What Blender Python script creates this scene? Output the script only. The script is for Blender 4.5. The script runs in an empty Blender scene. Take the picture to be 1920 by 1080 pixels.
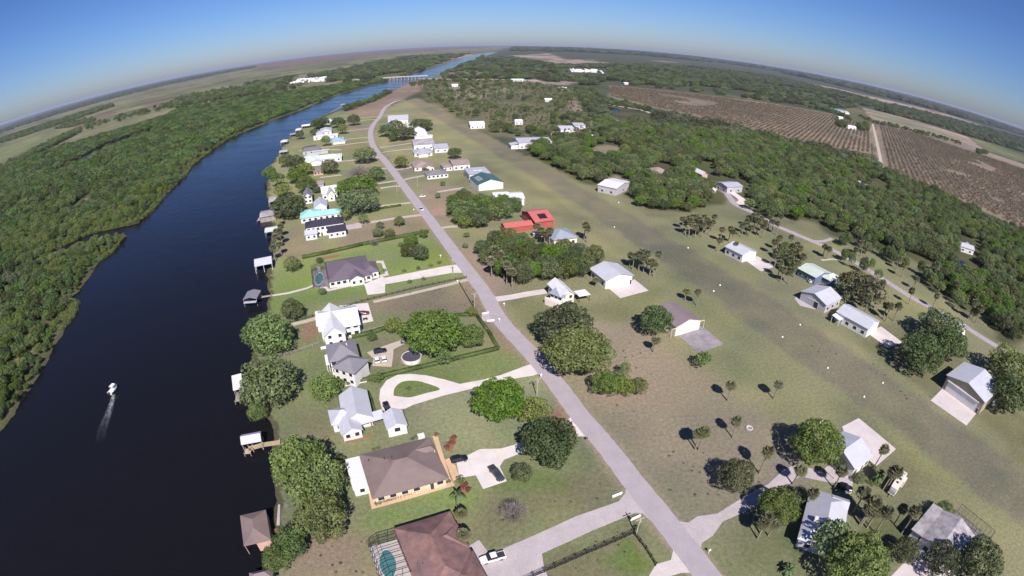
import bpy, math, random
import numpy as np
from mathutils import Vector
RNG = random.Random(7)
sc = bpy.context.scene
COL = sc.collection
R = math.radians

# ------------------------------------------------------------------ camera model (equidistant fisheye of an action camera)
F = 972.24; PIT = R(26.968); ROLL = 0.0051; HC = 100.0
def at(x, y, z=0.0):
    """ground point (metres) seen at photo pixel x,y, at height z"""
    dx = x-960; dy = 540-y
    c, s = math.cos(ROLL), math.sin(ROLL)
    dx, dy = c*dx-s*dy, s*dx+c*dy
    r = math.hypot(dx, dy)+1e-9; th = r/F
    a = math.sin(th)*dx/r; b = math.sin(th)*dy/r; cz = math.cos(th)
    Y = cz*math.cos(PIT)+b*math.sin(PIT); Z = -cz*math.sin(PIT)+b*math.cos(PIT)
    t = (z-HC)/min(Z, -0.004)
    return (a*t, Y*t)
def ats(pts, z=0.0): return [at(p[0], p[1], z) for p in pts]

# ------------------------------------------------------------------ materials
MATS = {}
def nm(name):
    m = bpy.data.materials.new(name); m.use_nodes = True
    nt = m.node_tree; nt.nodes.clear()
    out = nt.nodes.new('ShaderNodeOutputMaterial'); b = nt.nodes.new('ShaderNodeBsdfPrincipled')
    nt.links.new(b.outputs[0], out.inputs[0])
    MATS[name] = m
    return m, nt, b, out
def N(nt, t, **kw):
    n = nt.nodes.new(t)
    for k, v in kw.items():
        if k.startswith('i_'):
            key = k[2:]; key = int(key) if key.isdigit() else key
            n.inputs[key].default_value = v
        else: setattr(n, k, v)
    return n
def L(nt, a, b): nt.links.new(a, b)
def rgb(c): return (c[0], c[1], c[2], 1.0)
def pos(nt, scale=1.0):
    g = N(nt, 'ShaderNodeNewGeometry')
    return g.outputs['Position']
def noise(nt, vec, scale, detail=3.0, rough=.55):
    n = N(nt, 'ShaderNodeTexNoise', i_Scale=scale, i_Detail=detail, i_Roughness=rough); L(nt, vec, n.inputs['Vector']); return n.outputs['Fac']
def ramp(nt, fac, a, b, lo=.3, hi=.7):
    m = N(nt, 'ShaderNodeMapRange'); m.inputs[1].default_value = lo; m.inputs[2].default_value = hi
    m.inputs[3].default_value = a; m.inputs[4].default_value = b; L(nt, fac, m.inputs[0]); return m.outputs[0]
def mulc(nt, col, fac):
    m = N(nt, 'ShaderNodeVectorMath', operation='SCALE'); L(nt, col, m.inputs[0]); L(nt, fac, m.inputs['Scale']); return m.outputs[0]
def mixc(nt, fac, a, b):
    m = N(nt, 'ShaderNodeMix', data_type='RGBA')
    if isinstance(fac, float): m.inputs[0].default_value = fac
    else: L(nt, fac, m.inputs[0])
    for k, v in ((6, a), (7, b)):
        if isinstance(v, tuple): m.inputs[k].default_value = rgb(v)
        else: L(nt, v, m.inputs[k])
    return m.outputs[2]
def mat_plain(name, c, rough=.7, var=.12, scale=1.2, metal=0.0, spec=.4, c2=None, scale2=.25):
    m, nt, b, o = nm(name)
    p = pos(nt)
    f = ramp(nt, noise(nt, p, scale, 4), 1-var, 1+var)
    f2 = noise(nt, p, scale2, 3)
    base = mixc(nt, ramp(nt, f2, 0, 1, .4, .65), c, c2 if c2 else tuple(x*.88 for x in c))
    L(nt, mulc(nt, base, f), b.inputs['Base Color'])
    b.inputs['Roughness'].default_value = rough; b.inputs['Metallic'].default_value = metal
    b.inputs['Specular IOR Level'].default_value = spec
    return m
def mat_roof(name, c, kind='metal', rough=.45, c2=None, stain=.08):
    """kind metal: raised seams running down the slope; shingle/tile: courses along the slope"""
    m, nt, b, o = nm(name)
    g = N(nt, 'ShaderNodeNewGeometry')
    cr = N(nt, 'ShaderNodeVectorMath', operation='CROSS_PRODUCT'); L(nt, g.outputs['True Normal'], cr.inputs[0]); cr.inputs[1].default_value = (0, 0, 1)
    no = N(nt, 'ShaderNodeVectorMath', operation='NORMALIZE'); L(nt, cr.outputs[0], no.inputs[0])
    dt = N(nt, 'ShaderNodeVectorMath', operation='DOT_PRODUCT'); L(nt, no.outputs[0], dt.inputs[0]); L(nt, g.outputs['Position'], dt.inputs[1])
    sp = N(nt, 'ShaderNodeSeparateXYZ'); L(nt, g.outputs['Position'], sp.inputs[0])
    def saw(src, period, lo):
        d = N(nt, 'ShaderNodeMath', operation='DIVIDE'); L(nt, src, d.inputs[0]); d.inputs[1].default_value = period
        fr = N(nt, 'ShaderNodeMath', operation='FRACT'); L(nt, d.outputs[0], fr.inputs[0])
        return ramp(nt, fr.outputs[0], lo, 1.0, 0, .35)
    p = g.outputs['Position']
    st = ramp(nt, noise(nt, p, .5, 5, .6), 1-stain, 1+stain*.6)
    base = mixc(nt, ramp(nt, noise(nt, p, .16, 3), 0, 1, .42, .62), c, c2 if c2 else tuple(x*.95 for x in c))
    if kind == 'metal': k = saw(dt.outputs['Value'], .6, .86)
    elif kind == 'tile':
        a1 = saw(sp.outputs[2], .17, .72); a2 = saw(dt.outputs['Value'], .34, .82)
        mm = N(nt, 'ShaderNodeMath', operation='MULTIPLY'); L(nt, a1, mm.inputs[0]); L(nt, a2, mm.inputs[1]); k = mm.outputs[0]
    else: k = saw(sp.outputs[2], .14, .86)
    mu = N(nt, 'ShaderNodeMath', operation='MULTIPLY'); L(nt, k, mu.inputs[0]); L(nt, st, mu.inputs[1])
    L(nt, mulc(nt, base, mu.outputs[0]), b.inputs['Base Color'])
    b.inputs['Roughness'].default_value = rough
    b.inputs['Specular IOR Level'].default_value = .4 if kind == 'metal' else .2
    return m
def mat_leaf(name, ca, cb, trans=.3, hue=.03, val=.35, sat=(.8, 1.1)):
    """foliage: leaf-to-leaf tint (face attribute) and a shift of hue/brightness from tree to tree"""
    m, nt, b, o = nm(name)
    at_ = N(nt, 'ShaderNodeAttribute', attribute_name='tint')
    oi = N(nt, 'ShaderNodeObjectInfo')
    base = mixc(nt, at_.outputs['Fac'], ca, cb)
    hs = N(nt, 'ShaderNodeHueSaturation'); L(nt, base, hs.inputs['Color'])
    L(nt, ramp(nt, oi.outputs['Random'], .5-hue, .5+hue, 0, 1), hs.inputs['Hue'])
    ml = N(nt, 'ShaderNodeMath', operation='MULTIPLY'); L(nt, oi.outputs['Random'], ml.inputs[0]); ml.inputs[1].default_value = 7.31
    fr = N(nt, 'ShaderNodeMath', operation='FRACT'); L(nt, ml.outputs[0], fr.inputs[0])
    L(nt, ramp(nt, fr.outputs[0], 1-val, 1+val, 0, 1), hs.inputs['Value'])
    ms = N(nt, 'ShaderNodeMath', operation='MULTIPLY'); L(nt, oi.outputs['Random'], ms.inputs[0]); ms.inputs[1].default_value = 3.17
    fs = N(nt, 'ShaderNodeMath', operation='FRACT'); L(nt, ms.outputs[0], fs.inputs[0])
    L(nt, ramp(nt, fs.outputs[0], sat[0], sat[1], 0, 1), hs.inputs['Saturation'])
    L(nt, hs.outputs[0], b.inputs['Base Color']); b.inputs['Roughness'].default_value = .55; b.inputs['Specular IOR Level'].default_value = .25
    t = N(nt, 'ShaderNodeBsdfTranslucent'); L(nt, hs.outputs[0], t.inputs[0])
    mx = N(nt, 'ShaderNodeMixShader'); mx.inputs[0].default_value = trans
    L(nt, b.outputs[0], mx.inputs[1]); L(nt, t.outputs[0], mx.inputs[2]); L(nt, mx.outputs[0], o.inputs[0])
    return m

mat_leaf('leaf_oak', (0.082, 0.118, 0.038), (0.19, 0.23, 0.084))
mat_leaf('leaf_dark', (0.06, 0.09, 0.034), (0.14, 0.18, 0.068), hue=.02)
mat_leaf('leaf_bright', (0.08, 0.145, 0.028), (0.165, 0.255, 0.056), hue=.006, val=.06, sat=(1.0, 1.1))
mat_leaf('leaf_lime', (.125, .158, .030), (.225, .262, .066), hue=.012, val=.15, sat=(.95, 1.1))
mat_leaf('leaf_far', (0.075, 0.095, 0.045), (0.15, 0.172, 0.086), hue=.03, val=.4)
mat_leaf('leaf_willow', (.105, .162, .044), (.215, .295, .088), hue=.015, val=.18)
mat_leaf('leaf_swamp', (0.058, 0.1, 0.028), (0.15, 0.21, 0.058), hue=.025, val=.38)
mat_leaf('leaf_marsh', (0.125, 0.165, 0.04), (0.21, 0.245, 0.075), hue=.015, val=.2)
mat_leaf('leaf_palm', (0.13, 0.14, 0.066), (0.25, 0.245, 0.13), trans=.42, hue=.015, val=.2)
mat_leaf('leaf_royal', (0.077, 0.133, 0.031), (0.140, 0.210, 0.056), hue=.01, val=.1)
mat_leaf('leaf_fresh', (0.095, 0.14, 0.036), (0.205, 0.255, 0.078), hue=.01, val=.12)
mat_leaf('leaf_red', (.14, .035, .022), (.22, .07, .04), hue=.01, val=.2)
mat_leaf('leaf_grove', (.150, .128, .080), (.225, .185, .118), hue=.02, val=.25)
mat_leaf('leaf_rust', (0.085, 0.085, 0.04), (0.15, 0.14, 0.066), hue=.01, val=.2)
mat_leaf('twig_grey', (.15, .135, .12), (.24, .21, .185), trans=.05, hue=.01, val=.12)
mat_leaf('hedge_leaf', (0.063, 0.105, 0.025), (0.119, 0.168, 0.042), hue=.0, val=.0)
mat_plain('bark', (.13, .105, .08), .9, .25, 3)
mat_plain('palm_bark', (.24, .20, .155), .9, .25, 3)

m, nt, b, o = nm('ground_cover')
a_ = N(nt, 'ShaderNodeAttribute', attribute_name='cover')
p = pos(nt)
n1 = noise(nt, p, .018, 4, .6); n2 = noise(nt, p, .11, 5, .62); n3 = noise(nt, p, .9, 4, .65); n4 = noise(nt, p, 3.6, 3, .6)
hs = N(nt, 'ShaderNodeHueSaturation'); L(nt, a_.outputs['Color'], hs.inputs['Color'])
L(nt, ramp(nt, n2, .485, .515, .3, .7), hs.inputs['Hue'])
L(nt, ramp(nt, n1, .85, 1.2), hs.inputs['Saturation'])
L(nt, ramp(nt, n1, .90, 1.10), hs.inputs['Value'])
dry = mixc(nt, ramp(nt, n2, 0, .38, .50, .72), hs.outputs[0], (.215, .18, .125))
sepn = N(nt, 'ShaderNodeSeparateColor'); L(nt, a_.outputs['Color'], sepn.inputs[0])
# thatch shows through only where the cover is mown grass, not woodland floor
gate = ramp(nt, sepn.outputs[0], 0, 1, .085, .13)
base = mixc(nt, gate, hs.outputs[0], dry)
f1 = ramp(nt, n3, .68, 1.28, .25, .75); f2 = ramp(nt, n4, .74, 1.24, .25, .75)
fm = N(nt, 'ShaderNodeMath', operation='MULTIPLY'); L(nt, f1, fm.inputs[0]); L(nt, f2, fm.inputs[1])
L(nt, mulc(nt, base, fm.outputs[0]), b.inputs['Base Color']); b.inputs['Roughness'].default_value = .95; b.inputs['Specular IOR Level'].default_value = .1
bp = N(nt, 'ShaderNodeBump', i_Strength=.35, i_Distance=.25); L(nt, n4, bp.inputs['Height']); L(nt, bp.outputs[0], b.inputs['Normal'])

m, nt, b, o = nm('river_water')
p = pos(nt)
b.inputs['Base Color'].default_value = (.007, .007, .009, 1); b.inputs['Roughness'].default_value = .10; b.inputs['IOR'].default_value = 1.22
mp = N(nt, 'ShaderNodeMapping'); mp.inputs['Rotation'].default_value = (0, 0, R(25)); mp.inputs['Scale'].default_value = (.35, 1, 1); L(nt, p, mp.inputs[0])
bp = N(nt, 'ShaderNodeBump', i_Strength=.25, i_Distance=.25); L(nt, noise(nt, mp.outputs[0], 1.3, 4, .6), bp.inputs['Height'])
bp2 = N(nt, 'ShaderNodeBump', i_Strength=.2, i_Distance=1.0); L(nt, noise(nt, p, .12, 3), bp2.inputs['Height']); L(nt, bp.outputs[0], bp2.inputs['Normal'])
L(nt, bp2.outputs[0], b.inputs['Normal'])
L(nt, ramp(nt, noise(nt, mp.outputs[0], .035, 4, .6), .05, .22, .38, .66), b.inputs['Roughness'])

def mat_paving(name, c, var=.1, joint=0.0, crack=0.0, c2=None):
    m, nt, b, o = nm(name); p = pos(nt)
    base = mixc(nt, ramp(nt, noise(nt, p, .22, 5, .65), 0, 1, .35, .7), c, c2 or tuple(x*.86 for x in c))
    f = ramp(nt, noise(nt, p, 2.2, 5, .65), 1-var, 1+var)
    if joint:
        mp = N(nt, 'ShaderNodeMapping'); mp.inputs['Rotation'].default_value = (0, 0, R(-21)); L(nt, p, mp.inputs[0])
        br = N(nt, 'ShaderNodeTexBrick', i_Scale=1.0); br.offset = 0; br.inputs['Color1'].default_value = (1, 1, 1, 1); br.inputs['Color2'].default_value = (.95, .95, .95, 1); br.inputs['Mortar'].default_value = (.72, .7, .68, 1)
        br.inputs['Brick Width'].default_value = joint; br.inputs['Row Height'].default_value = joint; br.inputs['Mortar Size'].default_value = .02
        L(nt, mp.outputs[0], br.inputs['Vector'])
        sx = N(nt, 'ShaderNodeVectorMath', operation='MULTIPLY'); L(nt, base, sx.inputs[0]); L(nt, br.outputs['Color'], sx.inputs[1]); base = sx.outputs[0]
    L(nt, mulc(nt, base, f), b.inputs['Base Color']); b.inputs['Roughness'].default_value = .9; b.inputs['Specular IOR Level'].default_value = .2
    return m
mat_paving('asphalt', (.355, .315, .335), .08, c2=(.305, .272, .292))
mat_paving('concrete', (.56, .50, .49), .10, 4.0)
mat_paving('concrete_bright', (.63, .575, .55), .06, 4.0)
mat_paving('concrete_old', (.44, .39, .395), .12, 4.0, c2=(.36, .32, .33))
mat_paving('concrete_stained', (.30, .27, .285), .3, c2=(.17, .155, .175))
mat_paving('peach_paver', (.58, .40, .26), .06, 1.0)
mat_paving('red_paver', (.34, .22, .18), .1, .6)
mat_paving('shell_gravel', (.44, .38, .32), .16)
mat_paving('mulch', (.25, .125, .075), .3)
mat_paving('pool_deck', (.55, .50, .47), .06, 1.5)
mat_plain('wall_white', (.67, .65, .63), .7, .05)
mat_plain('wall_cream', (.70, .62, .54), .7, .06)
mat_plain('wall_peach', (.66, .50, .36), .7, .06)
mat_plain('wall_tan', (.36, .30, .22), .7, .08)
mat_plain('wall_pink', (.52, .33, .27), .7, .08)
mat_plain('wall_grey', (.42, .41, .42), .7, .08)
mat_plain('wall_red', (.36, .085, .07), .6, .1)
mat_plain('wall_brick', (.30, .12, .085), .8, .15, 3)
mat_plain('wall_blue', (.12, .16, .28), .7, .1)
mat_plain('trim_white', (.78, .76, .73), .5, .03)
mat_plain('trim_dark', (.05, .045, .045), .5, .1)
mat_plain('timber_grey', (.30, .27, .24), .85, .2, 3)
mat_plain('timber_new', (.44, .34, .22), .8, .18, 3)
mat_plain('timber_red', (.30, .13, .085), .8, .15, 3)
mat_plain('timber_black', (.022, .022, .022), .7, .15, 3)
mat_plain('steel_bronze', (.05, .045, .045), .5, .05)
mat_plain('steel_grey', (.34, .33, .35), .5, .05)
mat_plain('glass_dark', (.025, .03, .04), .12, .05, spec=.6)
mat_plain('skylight_pane', (.70, .70, .70), .3, .03)
mat_plain('solar_cell', (.012, .013, .025), .2, .1, spec=.6)
mat_plain('screen_mesh', (.12, .11, .125), .8, .1)
mat_plain('pool_cover', (.075, .070, .085), .6, .1)
mat_plain('pool_water', (.07, .21, .22), .06, .12, .5, spec=.5)
mat_plain('tyre', (.018, .018, .018), .8, .1)
mat_plain('rubber_bed', (.03, .03, .033), .7, .15)
mat_plain('paint_white', (.74, .74, .74), .3, .02, spec=.6)
mat_plain('paint_black', (.014, .015, .018), .22, .05, spec=.6)
mat_plain('paint_red', (.13, .025, .03), .25, .05, spec=.6)
mat_plain('paint_slate', (.05, .055, .075), .25, .05, spec=.6)
mat_plain('paint_cream', (.66, .62, .54), .35, .03, spec=.5)
mat_plain('lamp_lens', (.7, .7, .66), .2, .03)
mat_plain('marker_white', (.85, .84, .80), .5, .02)
mat_plain('pole_wood', (.40, .35, .26), .85, .15, 3)
mat_plain('awning_dark', (.06, .055, .065), .8, .15)
mat_roof('metal_white', (.63, .63, .64), 'metal', .5)
mat_roof('metal_light', (.47, .475, .53), 'metal', .42)
mat_roof('metal_grey', (.40, .40, .46), 'metal', .42)
mat_roof('metal_blue', (.27, .30, .36), 'metal', .4)
mat_roof('metal_red', (.47, .13, .115), 'metal', .4)
mat_roof('metal_green', (.050, .105, .095), 'metal', .4)
mat_roof('metal_teal', (.30, .58, .55), 'metal', .45)
mat_roof('metal_mint', (.60, .70, .64), 'metal', .45)
mat_roof('metal_pale_green', (.50, .56, .50), 'metal', .45)
mat_roof('metal_sky', (.30, .45, .56), 'metal', .45)
mat_roof('metal_old', (.40, .37, .38), 'metal', .6, c2=(.30, .27, .29), stain=.4)
mat_roof('shingle_brown', (.205, .155, .145), 'shingle', .9, c2=(.175, .132, .125))
mat_roof('shingle_grey', (.20, .19, .215), 'shingle', .9)
mat_roof('shingle_purple', (.135, .11, .135), 'shingle', .9)
mat_roof('shingle_mauve', (.21, .165, .18), 'shingle', .9)
mat_roof('shingle_dark', (.040, .035, .055), 'shingle', .9)
mat_roof('shingle_tan', (.29, .225, .205), 'shingle', .9)
mat_roof('tile_red', (.25, .145, .13), 'tile', .8, c2=(.195, .12, .118), stain=.3)
mat_roof('flat_white', (.78, .77, .76), 'metal', .6, stain=.03)
m, nt, b, o = nm('foam')
p = pos(nt); b.inputs['Base Color'].default_value = (.62, .64, .68, 1)
tr = N(nt, 'ShaderNodeBsdfTransparent'); mx = N(nt, 'ShaderNodeMixShader')
at_ = N(nt, 'ShaderNodeAttribute', attribute_name='tint')
ml = N(nt, 'ShaderNodeMath', operation='MULTIPLY'); L(nt, ramp(nt, noise(nt, p, 1.4, 5, .7), 0, 1, .38, .66), ml.inputs[0]); L(nt, at_.outputs['Fac'], ml.inputs[1])
L(nt, ml.outputs[0], mx.inputs[0]); L(nt, tr.outputs[0], mx.inputs[1]); L(nt, b.outputs[0], mx.inputs[2]); L(nt, mx.outputs[0], o.inputs[0])
m, nt, b, o = nm('insect_screen')
b.inputs['Base Color'].default_value = (.03, .03, .035, 1); b.inputs['Roughness'].default_value = .9
tr = N(nt, 'ShaderNodeBsdfTransparent'); mx = N(nt, 'ShaderNodeMixShader'); mx.inputs[0].default_value = .13
L(nt, tr.outputs[0], mx.inputs[1]); L(nt, b.outputs[0], mx.inputs[2]); L(nt, mx.outputs[0], o.inputs[0])

# ------------------------------------------------------------------ object helpers
def tag(o, label=None, cat=None, group=None, kind=None):
    if label: o['label'] = label
    if cat: o['category'] = cat
    if group: o['group'] = group
    if kind: o['kind'] = kind
    return o
def empty(name, loc, rz=0.0, label=None, cat=None, group=None):
    o = bpy.data.objects.new(name, None); COL.objects.link(o)
    o.location = loc; o.rotation_euler = (0, 0, rz); o.empty_display_size = .5
    return tag(o, label, cat, group)
def link(name, me, parent=None, loc=None, rz=0.0):
    o = bpy.data.objects.new(name, me); COL.objects.link(o)
    if parent: o.parent = parent
    if loc is not None: o.location = loc
    o.rotation_euler = (0, 0, rz)
    return o
class MB:
    def __init__(s): s.v = []; s.f = []; s.m = []
    def add(s, vs, fs, m=0, T=None):
        k = len(s.v)
        s.v += [tuple(T(v)) if T else tuple(v) for v in vs]
        s.f += [tuple(i+k for i in f) for f in fs]; s.m += [m]*len(fs)
    def box(s, x0, x1, y0, y1, z0, z1, m=0, T=None):
        s.add([(x0,y0,z0),(x1,y0,z0),(x1,y1,z0),(x0,y1,z0),(x0,y0,z1),(x1,y0,z1),(x1,y1,z1),(x0,y1,z1)],
              [(0,3,2,1),(4,5,6,7),(0,1,5,4),(1,2,6,5),(2,3,7,6),(3,0,4,7)], m, T)
    def tube(s, p, q, r0, r1=None, n=6, m=0, T=None, cap=True):
        r1 = r0 if r1 is None else r1
        p = Vector(p); q = Vector(q); d = (q-p).normalized()
        u = d.orthogonal().normalized(); w = d.cross(u)
        vs = []
        for c, r in ((p, r0), (q, r1)):
            for i in range(n):
                a = 2*math.pi*i/n; vs.append(c+u*(r*math.cos(a))+w*(r*math.sin(a)))
        fs = [(i, (i+1) % n, n+(i+1) % n, n+i) for i in range(n)]
        if cap: fs += [tuple(range(n-1, -1, -1)), tuple(range(n, 2*n))]
        s.add(vs, fs, m, T)
    def mesh(s, name, mats):
        me = bpy.data.meshes.new(name); me.from_pydata(s.v, [], s.f)
        for k in mats: me.materials.append(MATS[k])
        if len(mats) > 1: me.polygons.foreach_set('material_index', s.m)
        me.update(); return me
    def build(s, name, mats, parent=None):
        if not s.f: return None
        return link(name, s.mesh(name, mats if isinstance(mats, (list, tuple)) else [mats]), parent)
def inpoly(px, py, poly):
    """vectorised: point in polygon and distance to its outline"""
    poly = np.asarray(poly, float); x = np.asarray(px); y = np.asarray(py)
    ins = np.zeros(x.shape, bool); d2 = np.full(x.shape, 1e18)
    n = len(poly)
    for i in range(n):
        x1, y1 = poly[i]; x2, y2 = poly[(i+1) % n]
        if y1 != y2:
            c = ((y1 > y) != (y2 > y)) & (x < (x2-x1)*(y-y1)/(y2-y1)+x1); ins ^= c
        ex, ey = x2-x1, y2-y1; l2 = ex*ex+ey*ey+1e-9
        t = np.clip(((x-x1)*ex+(y-y1)*ey)/l2, 0, 1)
        d2 = np.minimum(d2, (x-x1-t*ex)**2+(y-y1-t*ey)**2)
    return ins, np.sqrt(d2)
def vnoise(x, y, s, seed=0):
    """cheap value noise, numpy"""
    x = np.asarray(x)/s+seed*17.3; y = np.asarray(y)/s-seed*9.1
    xi = np.floor(x); yi = np.floor(y); fx = x-xi; fy = y-yi
    fx = fx*fx*(3-2*fx); fy = fy*fy*(3-2*fy)
    def h(a, b): v = np.sin(a*127.1+b*311.7+seed)*43758.5453; return v-np.floor(v)
    return (h(xi, yi)*(1-fx)+h(xi+1, yi)*fx)*(1-fy)+(h(xi, yi+1)*(1-fx)+h(xi+1, yi+1)*fx)*fy

# ------------------------------------------------------------------ land cover and river
RIVER = [(470,1110),(505,1040),(520,985),(520,945),(514,900),(515,850),(517,826),(508,790),(490,765),(472,735),(468,700),(478,660),(490,620),(500,585),(504,545),(506,505),
 (512,470),(511,430),(507,400),(503,370),(500,345),(506,312),(520,293),(530,272),(545,252),(565,238),(585,228),(605,216),(640,204),(690,189),(730,171),(762,157),(790,148),(812,144),(840,135),(905,105),(930,99),
 (918,98.5),(900,101),(880,106),(830,121),(780,135),(757,144),(732,151),(700,159),(630,179),(555,210),(480,238),(430,260),(390,287),(360,310),(345,332),(318,358),(300,378),(280,400),(260,417),(225,426),(190,432),(162,441),(120,461),
 (122,475),(165,458),(187,449),(222,441),(236,443),(212,472),(182,492),(165,520),(150,542),(133,555),(147,565),(140,592),(117,620),(100,650),(80,692),(55,730),(22,775),(0,805),(-60,880),(-110,1110)]
RIV = ats(RIVER)
LAGOON = ats([(100,318),(140,300),(200,268),(250,252),(295,238),(300,243),(255,260),(205,278),(150,308),(105,326)])
CHANNEL = ats([(1133,205),(1138,199),(1158,203),(1166,208),(1152,211),(1138,210)])
DITCH = ats([(1136,185),(1142,166),(1146,166),(1141,186)])
POND = ats([(1795,485),(1808,490),(1822,505),(1812,512),(1795,500)])
RUN_A = [(763,189),(960,308),(1167,440),(1322,548),(1478,662),(1612,760),(1758,870),(1910,978),(2000,1050)]
RUN_B = [(783,183),(1050,330),(1705,735),(1913,881),(2010,950)]

ROADC = [(1420,1200),(1327,1080),(1240,968),(1185,900),(1139,840),(1088,780),(1045,722),(993,660),(938,600),(906,545),(875,504),(842,460),(806,412),(772,368),(740,325),(722,302),(707,285),(697,267),(695,247),(701,232),(712,219),(722,202),(740,191),(760,187)]
ROADB = [(1345,352),(1362,362),(1380,384),(1420,402),(1455,423),(1490,438),(1530,455),(1560,468),(1600,490),(1650,520),(1700,552),(1740,574),(1790,600),(1840,632),(1890,662)]
LAWN=(.178,.190,.096); BRIGHT=(.158,.205,.072); MIX=(.200,.198,.108); DRY=(.218,.188,.132); TAN=(.27,.215,.155); DIRT=(.235,.185,.145)
FLOOR=(.075,.078,.040); SCRUB=(.115,.112,.065); PAST=(.170,.168,.096); RUST=(.165,.120,.092); MARSH=(.120,.165,.038); FARW=(.066,.074,.046); ORCH=(.200,.158,.122); PINK=(.30,.235,.20); RUNW=(.165,.152,.104)
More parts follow.
